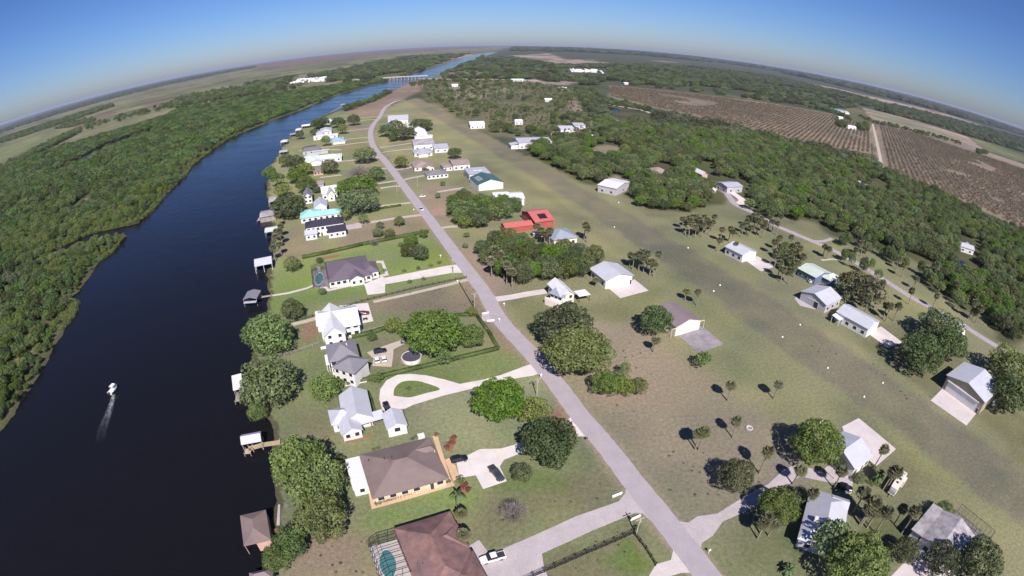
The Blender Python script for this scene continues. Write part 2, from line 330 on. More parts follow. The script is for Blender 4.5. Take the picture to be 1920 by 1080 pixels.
COVER = [
 # far country, left of the river
 ([(0,240),(240,165),(480,121),(720,94),(960,86),(905,105),(757,144),(700,159),(480,182),(325,207),(235,237),(0,325)], PAST, 60),
 ([(0,244),(130,205),(300,160),(480,126),(480,122),(240,164),(0,234)], FARW, 60),
 ([(110,240),(230,200),(330,180),(350,187),(220,212),(150,240)], RUST, 20),
 ([(300,195),(345,178),(400,180),(480,160),(600,140),(560,165),(480,182)], SCRUB, 25),
 ([(0,300),(0,275),(110,245),(150,240),(120,262),(60,285)], (.15,.17,.08), 15),
 ([(200,222),(330,195),(330,207),(240,228)], (.14,.165,.075), 15),
 ([(590,140),(660,128),(760,112),(880,100),(900,104),(830,121),(757,142),(700,150),(600,150)], SCRUB, 40),
 ([(610,138),(650,131),(658,138),(620,144)], RUST, 20),
 ([(720,128),(800,112),(880,101),(890,104),(800,122),(740,132)], PINK, 30),
 ([(480,118),(620,100),(800,88),(960,84),(960,87),(800,96),(640,112),(480,135)], RUST, 80),
 # far country, right
 ([(960,86),(1200,94),(1440,124),(1680,172),(1920,243),(1920,330),(1700,230),(1440,190),(1145,160),(960,150),(905,110)], FARW, 60),
 ([(960,104),(1030,100),(1060,112),(1110,112),(1150,120),(1050,122),(1000,112),(960,108)], PINK, 40),
 ([(1220,113),(1290,118),(1240,116)], PINK, 30),
 ([(1420,138),(1530,158),(1640,182),(1760,210),(1850,238),(1845,241),(1750,214),(1640,187),(1530,163),(1420,144)], PINK, 15),
 ([(1610,165),(1700,180),(1800,205),(1720,190)], PINK, 25),
 ([(960,150),(960,140),(1000,144),(1090,150),(1060,160),(980,156)], PINK, 10),
 # woodland floor
 ([(700,152),(600,165),(480,182),(330,207),(235,237),(120,272),(0,312),(-60,340),(-120,900),(0,808),(120,620),(170,520),(235,440),(300,378),(360,310),(480,238),(630,179),(732,151)], FLOOR, 4),
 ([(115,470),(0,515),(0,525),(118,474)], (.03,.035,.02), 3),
 ([(0,690),(60,665),(70,645),(35,655),(0,668)], PAST, 4),
 ([(150,390),(165,370),(190,372),(170,392)], TAN, 4),
 ([(205,190),(235,237),(320,212),(330,207)], PAST, 10),
 ([(985,285),(1040,255),(1120,260),(1115,235),(1100,215),(1075,165),(1120,185),(1225,210),(1440,252),(1545,280),(1625,300),(1700,345),(1860,410),(1930,440),(1930,640),(1883,647),(1842,593),(1807,587),(1758,550),(1723,537),(1773,508),(1700,483),(1600,452),(1560,443),(1527,414),(1485,416),(1463,392),(1405,372),(1335,384),(1277,395),(1222,393),(1190,376),(1165,360),(1177,353),(1128,350),(1083,342),(1032,312)], FLOOR, 5),
 ([(1130,335),(1155,328),(1185,340),(1180,352),(1152,372),(1120,355)], DRY, 3),
 ([(1815,395),(1860,412),(1930,445),(1930,455),(1860,428)], (.14,.165,.075), 3),
 ([(1100,285),(1130,270),(1170,275),(1165,290),(1130,292)], DRY, 5),
 # scrub north of the houses
 ([(790,150),(960,150),(1075,165),(1100,215),(1120,260),(1040,255),(985,265),(900,245),(830,205),(800,180)], SCRUB, 12),
 ([(830,165),(900,158),(960,168),(900,185),(850,185)], DRY, 10),
 ([(1062,185),(1072,182),(1098,210),(1080,212),(1066,200)], TAN, 5),
 ([(1020,243),(1060,250),(1050,258),(1015,252)], TAN, 4),
 ([(640,215),(690,192),(762,158),(800,152),(790,170),(745,190),(715,215),(660,225)], (.22,.165,.125), 8),
 ([(1090,165),(1120,172),(1135,180),(1120,185)], FLOOR, 6),
 # orchard and the pale field
 ([(1145,160),(1200,165),(1300,175),(1440,193),(1560,213),(1635,233),(1640,290),(1625,287),(1545,277),(1440,250),(1320,222),(1225,202),(1140,183)], ORCH, 5),
 ([(1640,232),(1715,245),(1800,275),(1925,315),(1925,435),(1800,378),(1700,345),(1650,318)], ORCH, 5),
 ([(1614,200),(1700,222),(1815,257),(1850,284),(1925,310),(1925,318),(1800,275),(1715,245),(1640,228)], PINK, 5),
 ([(1620,203),(1700,225),(1800,256),(1790,262),(1700,238),(1625,215)], (.24,.22,.15), 4),
 ([(1817,257),(1925,290),(1925,305),(1852,283)], (.13,.15,.07), 4),
 ([(1630,232),(1637,232),(1662,325),(1652,325)], TAN, 2),
 ([(1560,205),(1610,200),(1640,230),(1625,240),(1560,225)], SCRUB, 4),
 # airstrip meadow and big eastern lot
 ([(745,192),(765,188),(1050,332),(1130,356),(1220,408),(1345,405),(1500,430),(1620,470),(1760,552),(1890,665),(2000,760),(2000,1120),(1300,1120),(1000,660),(770,362),(700,262),(705,225)], MIX, 3),
 ([(1000,640),(1100,600),(1230,620),(1330,680),(1480,800),(1460,900),(1300,960),(1200,880),(1080,740)], DRY, 10),
 ([(1130,700),(1210,705),(1260,760),(1180,790),(1090,730)], (.24,.195,.14), 8),
 ([(950,560),(1100,570),(1240,540),(1200,600),(1100,590),(1040,600),(1000,620)], (.165,.17,.085), 5),
 ([(870,455),(930,500),(960,540),(950,560),(925,555),(880,490)], (.24,.19,.15), 4),
 ([(800,345),(880,350),(900,370),(850,400),(830,420),(790,370)], (.225,.185,.135), 4),
 ([(735,312),(770,305),(790,320),(745,330)], DRY, 3),
 ([(850,350),(930,335),(1020,370),(1100,440),(1180,480),(1150,440),(1000,345),(900,300)], (.17,.165,.095), 6),
 ([(1560,600),(1700,700),(1900,850),(1940,880),(1940,800),(1760,640),(1640,600)], (.135,.135,.075), 6),
 ([(1100,1000),(1080,1090),(1200,1090),(1240,1050),(1190,1005)], (.13,.15,.062), 3),
 ([(1470,1000),(1440,1090),(1500,1090),(1510,1020)], (.11,.135,.05), 3),
 ([(1380,990),(1480,960),(1480,1090),(1330,1090)], (.165,.17,.085), 4),
 ([(1620,960),(1740,940),(1720,1010),(1640,1090),(1600,1090)], (.115,.125,.06), 6),
 ([(1530,810),(1600,770),(1720,850),(1760,930),(1680,960),(1600,880)], (.165,.155,.09), 6),
 ([(1440,860),(1500,850),(1520,900),(1430,930)], (.24,.20,.165), 3),
 (RUN_A+RUN_B[::-1], RUNW, 2.5),
 # river lots, north to south
 ([(530,272),(565,238),(640,206),(700,225),(695,262),(720,300),(770,362),(862,500),(1000,660),(1300,1110),(480,1110),(520,985),(514,850),(517,826),(508,790),(480,735),(475,690),(500,600),(506,505),(511,430),(503,370),(504,320)], LAWN, 2),
 ([(640,232),(700,232),(696,250),(640,246)], DRY, 2),
 ([(625,270),(695,262),(708,285),(640,290)], (.165,.16,.088), 2),
 ([(650,300),(715,300),(740,330),(700,335)], MIX, 2),
 ([(560,415),(510,480),(560,485),(640,465),(740,440),(800,432),(780,405),(700,415),(650,445),(620,470),(575,448)], (.185,.165,.108), 2),
 ([(640,420),(700,410),(785,400),(800,432),(700,452),(650,458)], (.195,.168,.112), 2),
 ([(510,545),(520,490),(600,486),(700,460),(800,443),(850,495),(870,515),(700,552),(600,565),(503,585)], BRIGHT, 2),
 ([(790,455),(812,445),(852,500),(830,505),(800,500)], (.155,.195,.062), 3),
 ([(695,565),(780,548),(885,528),(930,580),(925,600),(870,585),(780,592),(700,590)], (.205,.17,.115), 3),
 ([(560,612),(592,600),(600,625),(575,640)], (.25,.16,.11), 2),
 ([(700,640),(750,640),(790,660),(760,690),(700,690)], (.20,.17,.115), 4),
 ([(930,590),(990,655),(1005,690),(960,690),(930,655),(905,590)], (.19,.165,.10), 4),
 ([(700,700),(860,690),(990,680),(1000,690),(860,720),(760,712)], BRIGHT, 3),
 ([(820,660),(930,655),(1000,685),(860,720),(740,720)], (.15,.185,.07), 3),
 ([(790,760),(900,740),(1030,770),(1060,800),(980,830),(850,845),(780,800)], (.195,.20,.118), 5),
 ([(790,750),(900,735),(1000,700),(1060,790),(1000,832),(900,840),(850,850),(780,800)], (.225,.235,.130), 4),
 ([(545,760),(620,780),(640,840),(560,830)], (.18,.17,.095), 6),
 ([(640,935),(690,960),(850,915),(930,920),(900,960),(840,955),(730,990),(640,1000)], BRIGHT, 4),
 ([(540,1010),(640,970),(690,1010),(710,1100),(520,1100)], (.205,.165,.12), 6),
 ([(880,960),(930,910),(1060,900),(1150,900),(1175,920),(1000,990),(900,1020)], (.165,.155,.09), 5),
 ([(930,905),(1010,890),(1050,910),(980,940)], (.125,.16,.055), 4),
 ([(1020,1050),(1190,985),(1215,1000),(1225,1060),(1100,1100),(1000,1100)], (.165,.155,.088), 3),
 ([(1130,1040),(1180,1010),(1220,1060),(1190,1080)], (.12,.155,.05), 2),
 ([(1040,745),(1090,790),(1080,810),(1030,790)], (.30,.17,.11), 2),
]
MARSHES = [[(120,462),(165,440),(225,428),(262,416),(255,405),(215,415),(160,430),(118,455)], [(178,494),(214,472),(214,468),(196,474),(176,488)], [(112,620),(140,592),(148,566),(132,562),(105,590),(100,622)],
 [(262,416),(282,400),(302,378),(292,372),(268,395),(250,408)], [(228,450),(237,444),(224,442),(205,450)], [(345,332),(362,310),(392,287),(380,285),(350,308),(335,330)]]
for q in MARSHES: COVER.append((q, MARSH, 2))

def build_ground():
    rr = [4.0]
    while rr[-1] < 3200: rr.append(rr[-1]*1.0085)
    while rr[-1] < 30000: rr.append(rr[-1]*1.03)
    rr = np.array(rr)
    az = np.concatenate([np.arange(-180, -74, 6.0), np.arange(-74, 74.01, .36), np.arange(80, 180, 6.0)])
    az = np.radians(az); na, nr = len(az), len(rr)
    X = (rr[:, None]*np.sin(az)[None, :]).ravel(); Y = (rr[:, None]*np.cos(az)[None, :]).ravel()
    D = np.full(X.shape, -1e9)
    for P in (RIV, LAGOON, CHANNEL, DITCH, POND):
        ins, d = inpoly(X, Y, P); D = np.maximum(D, np.where(ins, d, -d))
    jit = (vnoise(X, Y, 7, 1)-.5)*2.4+(vnoise(X, Y, 2.5, 2)-.5)*1.2
    Dj = D+jit*np.clip((X+9e9)*0+1, 0, 1)
    Z = -np.clip((Dj+.6)*.35, 0, 3.0)
    C = np.empty((len(X), 3)); C[:] = FARW
    rad = np.hypot(X, Y)
    # mottled far country: belts of scrub, pasture and woods
    big = vnoise(X, Y, 900, 3)*.6+vnoise(X, Y, 330, 4)*.4
    C = np.where((big > .56)[:, None], np.array(PAST), C)
    for poly, col, soft in COVER:
        W = np.array(ats(poly)); s = soft
        m = (X > W[:, 0].min()-3*s) & (X < W[:, 0].max()+3*s) & (Y > W[:, 1].min()-3*s) & (Y < W[:, 1].max()+3*s)
        if not m.any(): continue
        ins, d = inpoly(X[m], Y[m], W); sd = np.where(ins, d, -d)
        sd = sd+(vnoise(X[m], Y[m], s*2.5, 5)-.5)*s*1.6+(vnoise(X[m], Y[m], s*.8+1, 6)-.5)*s*.6
        w = np.clip(sd/s*.5+.5, 0, 1)[:, None]; w = w*w*(3-2*w)
        C[m] = C[m]*(1-w)+np.array(col)*w
    # patchy growth
    fld = ((vnoise(X, Y, 140, 8)-.5)*.25+(vnoise(X, Y, 37, 9)-.5)*.3+(vnoise(X, Y, 11, 10)-.5)*.22)*np.clip(1.2-rad/9000, .3, 1)
    C = C*(1+fld[:, None])*(1+np.stack([fld*.35, fld*0, -fld*.2], 1))
    far = np.clip((rad-900)/1500, 0, 1)
    f2 = ((vnoise(X, Y, 260, 12) > .55)*.45+(vnoise(X, Y, 90, 13) > .6)*.35)*far
    C = C*(1-f2[:, None])+np.array(FARW)*f2[:, None]
    for line, w in ((ROADC, 3.0), (ROADB, 2.0)):
        Q = ats(line); dl = np.full(X.shape, 1e9); near = (rad < 700)
        for (x1, y1), (x2, y2) in zip(Q, Q[1:]):
            ex, ey = x2-x1, y2-y1; t = np.clip(((X-x1)*ex+(Y-y1)*ey)/(ex*ex+ey*ey+1e-9), 0, 1); dl = np.minimum(dl, np.hypot(X-x1-t*ex, Y-y1-t*ey))
        k = np.clip(1-(dl-w-.3)/(1.0+2.2*vnoise(X, Y, 9, 21)), 0, 1)*np.clip(.25+vnoise(X, Y, 14, 22)*1.1, 0, .9)*near
        C = C*(1-k[:, None])+np.array((.255, .205, .15))*k[:, None]
    bank = (Dj > -1.6)[:, None] & (D > -6)[:, None]
    C = np.where(bank, np.array((.075, .075, .04)), C)
    verts = np.stack([X, Y, Z], 1)
    i = np.arange(nr-1)[:, None]*na; j = np.arange(na)[None, :]; j2 = (j+1) % na
    q = np.stack([i+j, i+na+j, i+na+j2, i+j2], 2).reshape(-1, 4)[:, ::-1]
    nf = len(q)
    c0 = len(verts); verts = np.vstack([verts, [[0, 0, 0]]]); C = np.vstack([C, [LAWN]])
    fan = np.stack([np.full(na, c0), np.arange(na), (np.arange(na)+1) % na], 1)[:, ::-1]
    me = bpy.data.meshes.new('ground'); me.vertices.add(len(verts)); me.vertices.foreach_set('co', verts.astype(np.float32).ravel())
    li = np.concatenate([q.ravel(), fan.ravel()]).astype(np.int32)
    me.loops.add(len(li)); me.loops.foreach_set('vertex_index', li)
    me.polygons.add(nf+na)
    me.polygons.foreach_set('loop_start', np.concatenate([np.arange(nf)*4, nf*4+np.arange(na)*3]).astype(np.int32))
    me.polygons.foreach_set('loop_total', np.concatenate([np.full(nf, 4), np.full(na, 3)]).astype(np.int32))
    a = me.attributes.new('cover', 'FLOAT_COLOR', 'POINT')
    a.data.foreach_set('color', np.hstack([C, np.ones((len(C), 1))]).astype(np.float32).ravel())
    me.materials.append(MATS['ground_cover']); me.update(calc_edges=True); me.validate()
    me.polygons.foreach_set('use_smooth', np.ones(nf+na, bool))
    tag(link('ground', me), kind='structure')
    # water sheet over every wet cell
    wet = Dj.reshape(nr, na)
    wet = np.maximum.reduce([wet[:-1], wet[1:], np.roll(wet, -1, 1)[:-1], np.roll(wet, -1, 1)[1:]]).ravel() > -1.5
    wq = q[wet]; used, inv = np.unique(wq, return_inverse=True)
    wv = verts[used].copy(); wv[:, 2] = -.40
    mw = bpy.data.meshes.new('river'); mw.vertices.add(len(wv)); mw.vertices.foreach_set('co', wv.astype(np.float32).ravel())
    mw.loops.add(wq.size); mw.loops.foreach_set('vertex_index', inv.ravel().astype(np.int32))
    mw.polygons.add(len(wq)); mw.polygons.foreach_set('loop_start', (np.arange(len(wq))*4).astype(np.int32)); mw.polygons.foreach_set('loop_total', np.full(len(wq), 4, np.int32))
    mw.materials.append(MATS['river_water']); mw.update(calc_edges=True)
    tag(link('river', mw), kind='structure')
build_ground()

# ------------------------------------------------------------------ roads, drives, terraces
def slab(name, pts, z, mat, world=False, thick=.12, kind='structure'):
    W = pts if world else ats(pts)
    ar = sum(W[i-1][0]*W[i][1]-W[i][0]*W[i-1][1] for i in range(len(W)))
    if ar < 0: W = W[::-1]
    n = len(W); mb = MB()
    mb.add([(x, y, z) for x, y in W]+[(x, y, z-thick) for x, y in W], [tuple(range(n))]+[(i, i+n, (i+1) % n+n, (i+1) % n) for i in range(n)])
    o = mb.build(name, mat); return tag(o, kind=kind)
def smooth(pts, n=6):
    out = []
    for i in range(len(pts)-1):
        p0 = pts[max(i-1, 0)]; p1 = pts[i]; p2 = pts[i+1]; p3 = pts[min(i+2, len(pts)-1)]
        for k in range(n):
            t = k/n
            out.append(tuple(.5*(2*b+(c-a)*t+(2*a-5*b+4*c-d)*t*t+(3*b-a-3*c+d)*t**3) for a, b, c, d in zip(p0, p1, p2, p3)))
    return out+[pts[-1]]
def strip_pts(P, w, wob=0.0):
    a, b = [], []
    for i, p in enumerate(P):
        q0 = P[max(i-1, 0)]; q1 = P[min(i+1, len(P)-1)]
        dx, dy = q1[0]-q0[0], q1[1]-q0[1]; l = math.hypot(dx, dy)+1e-9
        j = RNG.uniform(-wob, wob); k = RNG.uniform(-wob, wob)
        a.append((p[0]-dy/l*(w/2+j), p[1]+dx/l*(w/2+j))); b.append((p[0]+dy/l*(w/2+k), p[1]-dx/l*(w/2+k)))
    return a, b
def road(name, px, w, z, mat, n=8, wob=.12, thick=.12):
    P = smooth(ats(px), n); a, b = strip_pts(P, w, wob)
    mb = MB(); k = len(P); vs = [(x, y, z) for x, y in a]+[(x, y, z) for x, y in b]+[(x, y, z-thick) for x, y in a]+[(x, y, z-thick) for x, y in b]
    fs = []
    for i in range(k-1): fs += [(i, i+k, i+k+1, i+1), (i, i+1, i+1+2*k, i+2*k), (i+k, i+3*k, i+3*k+1, i+k+1)]
    mb.add(vs, fs); o = mb.build(name, mat); return tag(o, kind='structure')
road('road', ROADC, 6.2, .06, 'asphalt', 10)
road('road', ROADB, 5.0, .06, 'asphalt', 6)
road('dirt_road', [(1636,232),(1645,270),(1655,322)], 5, .05, 'shell_gravel', 4)
road('highway', [(788,147.5),(850,148.5),(930,149.5),(1010,151)], 16, .4, 'concrete_old', 6, thick=.6)
road('highway', [(732,150.5),(700,151),(660,148),(600,140)], 14, .4, 'concrete_old', 6, thick=.6)
road('dirt_road', [(1124,193),(1160,199),(1200,206),(1220,212)], 7, .05, 'shell_gravel', 4)
def drive(px, w=3.2, mat='concrete', z=.035, name='driveway', n=4): road(name, px, w, z, mat, n, .05)
# river side drives, north to south
for q in ([(640,224),(690,220),(714,218)], [(645,229),(700,224),(708,225)], [(650,246),(690,241),(699,241)], [(645,262),(690,257),(697,257)], [(560,283),(640,272),(696,265)], [(640,281),(600,280)],
          [(610,306),(665,300)], [(690,289),(700,293),(712,296)], [(600,333),(640,328)], [(712,316),(725,316)], [(705,345),(735,340),(748,338)], [(713,353),(740,349),(755,349)], [(660,395),(700,388),(770,380)]):
    drive(q, 3.4, 'shell_gravel')
drive([(650,424),(700,416),(750,408),(790,403)], 3.6, 'shell_gravel')
slab('driveway', [(648,423),(678,416),(678,427),(650,431)], .045, 'concrete_old')
slab('driveway', [(683,533),(717,519),(722,521),(840,498),(857,496),(869,511),(845,512),(722,533),(722,549),(689,553)], .04, 'concrete_bright')
drive([(700,566),(760,553),(840,534),(882,523)], 2.2, 'shell_gravel')
slab('driveway', [(636,573),(690,568),(700,602),(681,606),(678,618),(640,628)], .04, 'concrete_bright')
drive([(545,609),(575,602),(595,596)], 2.5, 'shell_gravel')
slab('driveway', [(904,591),(921,585),(936,600),(928,605),(901,601)], .035, 'concrete_old')
slab('driveway', [(688,661),(710,652),(757,636),(763,642),(738,655),(737,670),(734,688),(698,686),(700,672)], .03, 'shell_gravel')
# looped drive of the breezeway house
loopc = [(990,692),(950,704),(900,715),(868,722),(845,722)]
slab('driveway', [(1004,680),(980,688),(940,703),(905,712),(862,720),(835,712),(800,704),(770,701),(745,703),(725,713),(713,730),(711,748),(718,772),(735,768),(760,766),(775,759),(830,742),(900,725),(950,712),(1000,704),(1010,700)], .035, 'concrete_bright')
m_is = ats(smooth([(738,742),(740,728),(752,717),(768,714),(790,716),(825,729),(800,737),(770,745),(752,744),(738,742)], 4))
o = slab('lawn_island', m_is, .06, 'ground_cover', world=True, thick=.05)
a = o.data.attributes.new('cover', 'FLOAT_COLOR', 'POINT'); a.data.foreach_set('color', list((.125,.17,.05,1))*len(o.data.vertices))
slab('driveway', [(1058,792),(1070,782),(1085,800),(1102,818),(1082,818),(1078,800)], .035, 'concrete_bright')
slab('driveway', [(855,864),(858,863),(900,842),(940,841),(985,828),(1002,830),(1000,840),(945,862),(937,875),(950,902),(906,917),(892,891),(862,896)], .035, 'concrete_bright')
slab('path', [(834,862),(848,857),(862,894),(850,902)], .045, 'peach_paver')
slab('terrace', [(687,905),(697,955),(853,910),(844,895),(820,815),(811,818),(838,898),(700,936),(694,904)], .03, 'peach_paver')
slab('driveway', [(898,1012),(915,1035),(940,1030),(1010,1000),(1080,968),(1160,940),(1172,925),(1174,912),(1225,970),(1228,984),(1205,963),(1190,962),(1175,968),(1110,995),(1016,1038),(1020,1064),(1035,1100),(905,1100),(890,1050),(876,1026)], .035, 'concrete_old')
slab('driveway', [(1204,1100),(1230,1058),(1258,1050),(1263,1028),(1300,1074),(1278,1074),(1240,1085),(1225,1100)], .035, 'concrete')
# east side drives
for q in ([(632+90,217),(734,216),(752,217)], [(735,246),(715,249),(704,250)], [(712,277),(740,273),(775,268)], [(716,286),(750,281),(780,279)], [(742,318),(760,316),(775,312),(800,306)], [(753,338),(775,333),(797,329)], [(825,428),(845,425),(862,425)], [(820,360),(870,352)]):
    drive(q, 3.2, 'shell_gravel')
slab('path', [(808,394),(832,391),(834,402),(812,404)], .03, 'red_paver')
drive([(930,561),(958,557),(990,551),(1024,546)], 4.2, 'concrete', z=.04)
slab('apron', [(1137,537),(1190,524),(1216,545),(1163,559)], .035, 'concrete')
slab('apron', [(1268,626),(1315,611),(1357,645),(1311,662)], .035, 'concrete_stained')
slab('apron', [(1399,489),(1420,480),(1452,500),(1427,509)], .035, 'concrete')
slab('apron', [(1494,556),(1540,578),(1528,580),(1500,573),(1490,560)], .03, 'concrete_old')
slab('apron', [(1625,623),(1652,612),(1692,642),(1664,652)], .035, 'concrete')
slab('apron', [(1774,721),(1745,751),(1812,798),(1836,768)], .04, 'concrete')
slab('terrace', [(1579,800),(1610,784),(1680,842),(1643,874),(1590,830)], .035, 'concrete')
slab('driveway', [(1271,977),(1290,980),(1308,968),(1345,963),(1400,928),(1440,908),(1470,880),(1490,872),(1520,878),(1560,892),(1590,885),(1600,900),(1596,925),(1585,928),(1582,905),(1555,905),(1500,893),(1470,915),(1420,948),(1355,978),(1337,1004),(1316,1018),(1313,1030)], .035, 'concrete_old')
slab('driveway', [(1720,1028),(1740,1040),(1790,1075),(1800,1110),(1640,1110),(1672,1079)], .035, 'concrete')
road('driveway', [(1336,362),(1342,352),(1358,350),(1366,357),(1378,360)], 4, .045, 'concrete_bright', 5, .1)
road('driveway', [(1366,357),(1380,366),(1392,376),(1385,383)], 6, .05, 'concrete_bright', 5, .1)
drive([(1540,488),(1563,486),(1580,490)], 2, 'shell_gravel')
drive([(1525,452),(1545,452),(1560,447)], 3, 'asphalt', .05)
slab('terrace', [(594,500),(600,500),(604,534),(613,538),(618,542),(682,527),(684,531),(612,547),(597,538)], .03, 'concrete')
slab('path', [(706,489),(719,489),(729,516),(712,520),(711,516),(722,513),(715,493),(706,493)], .03, 'concrete')
slab('path', [(508,553),(540,548),(575,539),(600,528),(600,531),(575,542),(541,551),(508,556)], .03, 'concrete')
slab('mulch_bed', [(835,845),(838,832),(850,815),(858,817),(853,833),(846,847)], .03, 'mulch')
slab('mulch_bed', [(858,912),(863,903),(875,905),(883,915),(876,926),(862,922)], .03, 'mulch')
slab('mulch_bed', [(604,483),(636,477),(636,481),(606,487)], .03, 'mulch')
slab('seawall', [(519,985),(522,947),(526,947),(525,985)], .25, 'concrete_old', thick=1.4)

# ------------------------------------------------------------------ buildings
LOT = R(21.5)
def rect_of(v):
    """world rectangle of a roof's eaves: origin, angle, length, depth"""
    h = v.get('h', 3.0)
    A = at(*v['a'], h); B = at(*v['b'], h)
    ang = v.get('ang'); ang = math.atan2(B[1]-A[1], B[0]-A[0]) if ang is None else R(ang)
    u = (math.cos(ang), math.sin(ang)); w = (-u[1], u[0])
    ln = (B[0]-A[0])*u[0]+(B[1]-A[1])*u[1]
    if 'l' in v: ln = v['l']
    if 'c' in v:
        C = at(*v['c'], h); d = (C[0]-A[0])*w[0]+(C[1]-A[1])*w[1]
    else: d = v['d']
    if d < 0: A = (A[0]+w[0]*d, A[1]+w[1]*d); d = -d
    return A, ang, ln, d
def roof_mesh(mb, T, l, d, h, kind, rise, ridge, th=.16, z_in=None):
    if kind == 'hip':
        if ridge == 'u': r0, r1 = (min(d/2, l*.49), d/2), (max(l-d/2, l*.51), d/2)
        else: r0, r1 = (l/2, min(l/2, d*.49)), (l/2, max(d-l/2, d*.51))
        v = [(0,0,h),(l,0,h),(l,d,h),(0,d,h),(r0[0],r0[1],h+rise),(r1[0],r1[1],h+rise),(0,0,h-th),(l,0,h-th),(l,d,h-th),(0,d,h-th)]
        if ridge == 'u': f = [(0,1,5,4),(1,2,5),(2,3,4,5),(3,0,4)]
        else: f = [(0,1,4),(1,2,5,4),(2,3,5),(3,0,4,5)]
        f += [(0,6,7,1),(1,7,8,2),(2,8,9,3),(3,9,6,0),(6,9,8,7)]
        mb.add(v, f, 0, T)
    elif kind == 'gable':
        if ridge == 'u': pts = [((0,0),(l,0),(l,d/2),(0,d/2)),((l,d),(0,d),(0,d/2),(l,d/2))]
        else: pts = [((l,0),(l,d),(l/2,d),(l/2,0)),((0,d),(0,0),(l/2,0),(l/2,d))]
        for p in pts:
            top = [(p[0][0],p[0][1],h),(p[1][0],p[1][1],h),(p[2][0],p[2][1],h+rise),(p[3][0],p[3][1],h+rise)]
            bot = [(x,y,z-th) for x,y,z in top]
            mb.add(top+bot, [(0,1,2,3),(7,6,5,4),(0,4,5,1),(1,5,6,2),(3,2,6,7),(3,7,4,0)], 0, T)
    elif kind == 'shed':
        zz = {'u': (h,h,h+rise,h+rise), 'v': (h,h+rise,h+rise,h), 'un': (h+rise,h+rise,h,h), 'vn': (h+rise,h,h,h+rise)}[ridge]
        top = [(0,0,zz[0]),(l,0,zz[1]),(l,d,zz[2]),(0,d,zz[3])]; bot = [(x,y,z-th) for x,y,z in top]
        mb.add(top+bot, [(0,1,2,3),(7,6,5,4),(0,4,5,1),(1,5,6,2),(2,6,7,3),(3,7,4,0)], 0, T)
    else: mb.box(0, l, 0, d, h-th, h+.06, 0, T)
def wall_mesh(mb, T, l, d, h, kind, rise, ridge, oh, base):
    x0, x1, y0, y1 = oh, l-oh, oh, d-oh
    hh = h-.04
    if kind == 'gable':
        k = rise*(1-oh/(d/2 if ridge == 'u' else l/2))
        zt = h+rise-.18; ze = h+(rise-k)-.18
        if ridge == 'u':
            v = [(x0,y0,base),(x0,y1,base),(x0,y1,ze),(x0,(y0+y1)/2,zt),(x0,y0,ze)]; v2 = [(x1,)+p[1:] for p in v]
        else:
            v = [(x0,y0,base),(x1,y0,base),(x1,y0,ze),((x0+x1)/2,y0,zt),(x0,y0,ze)]; v2 = [(p[0],y1,p[2]) for p in v]
        mb.add(v+v2, [(0,1,2,3,4),(9,8,7,6,5)]+[(i,i+5,(i+1)%5+5,(i+1)%5) for i in range(5)], 0, T)
    else: mb.box(x0, x1, y0, y1, base, hh-.14, 0, T)
WIN_MESH = {}; ROOF = {}
def win_mesh(w, h):
    key = (w, h)
    if key not in WIN_MESH:
        mb = MB()
        mb.box(-w/2-.09, w/2+.09, -.05, .02, 0, h+.18, 0)
        f = mb.mesh('window', ['trim_white']); mb = MB(); mb.box(-w/2, w/2, -.08, .01, .09, h+.09)
        WIN_MESH[key] = (f, mb.mesh('pane', ['glass_dark']))
    return WIN_MESH[key]
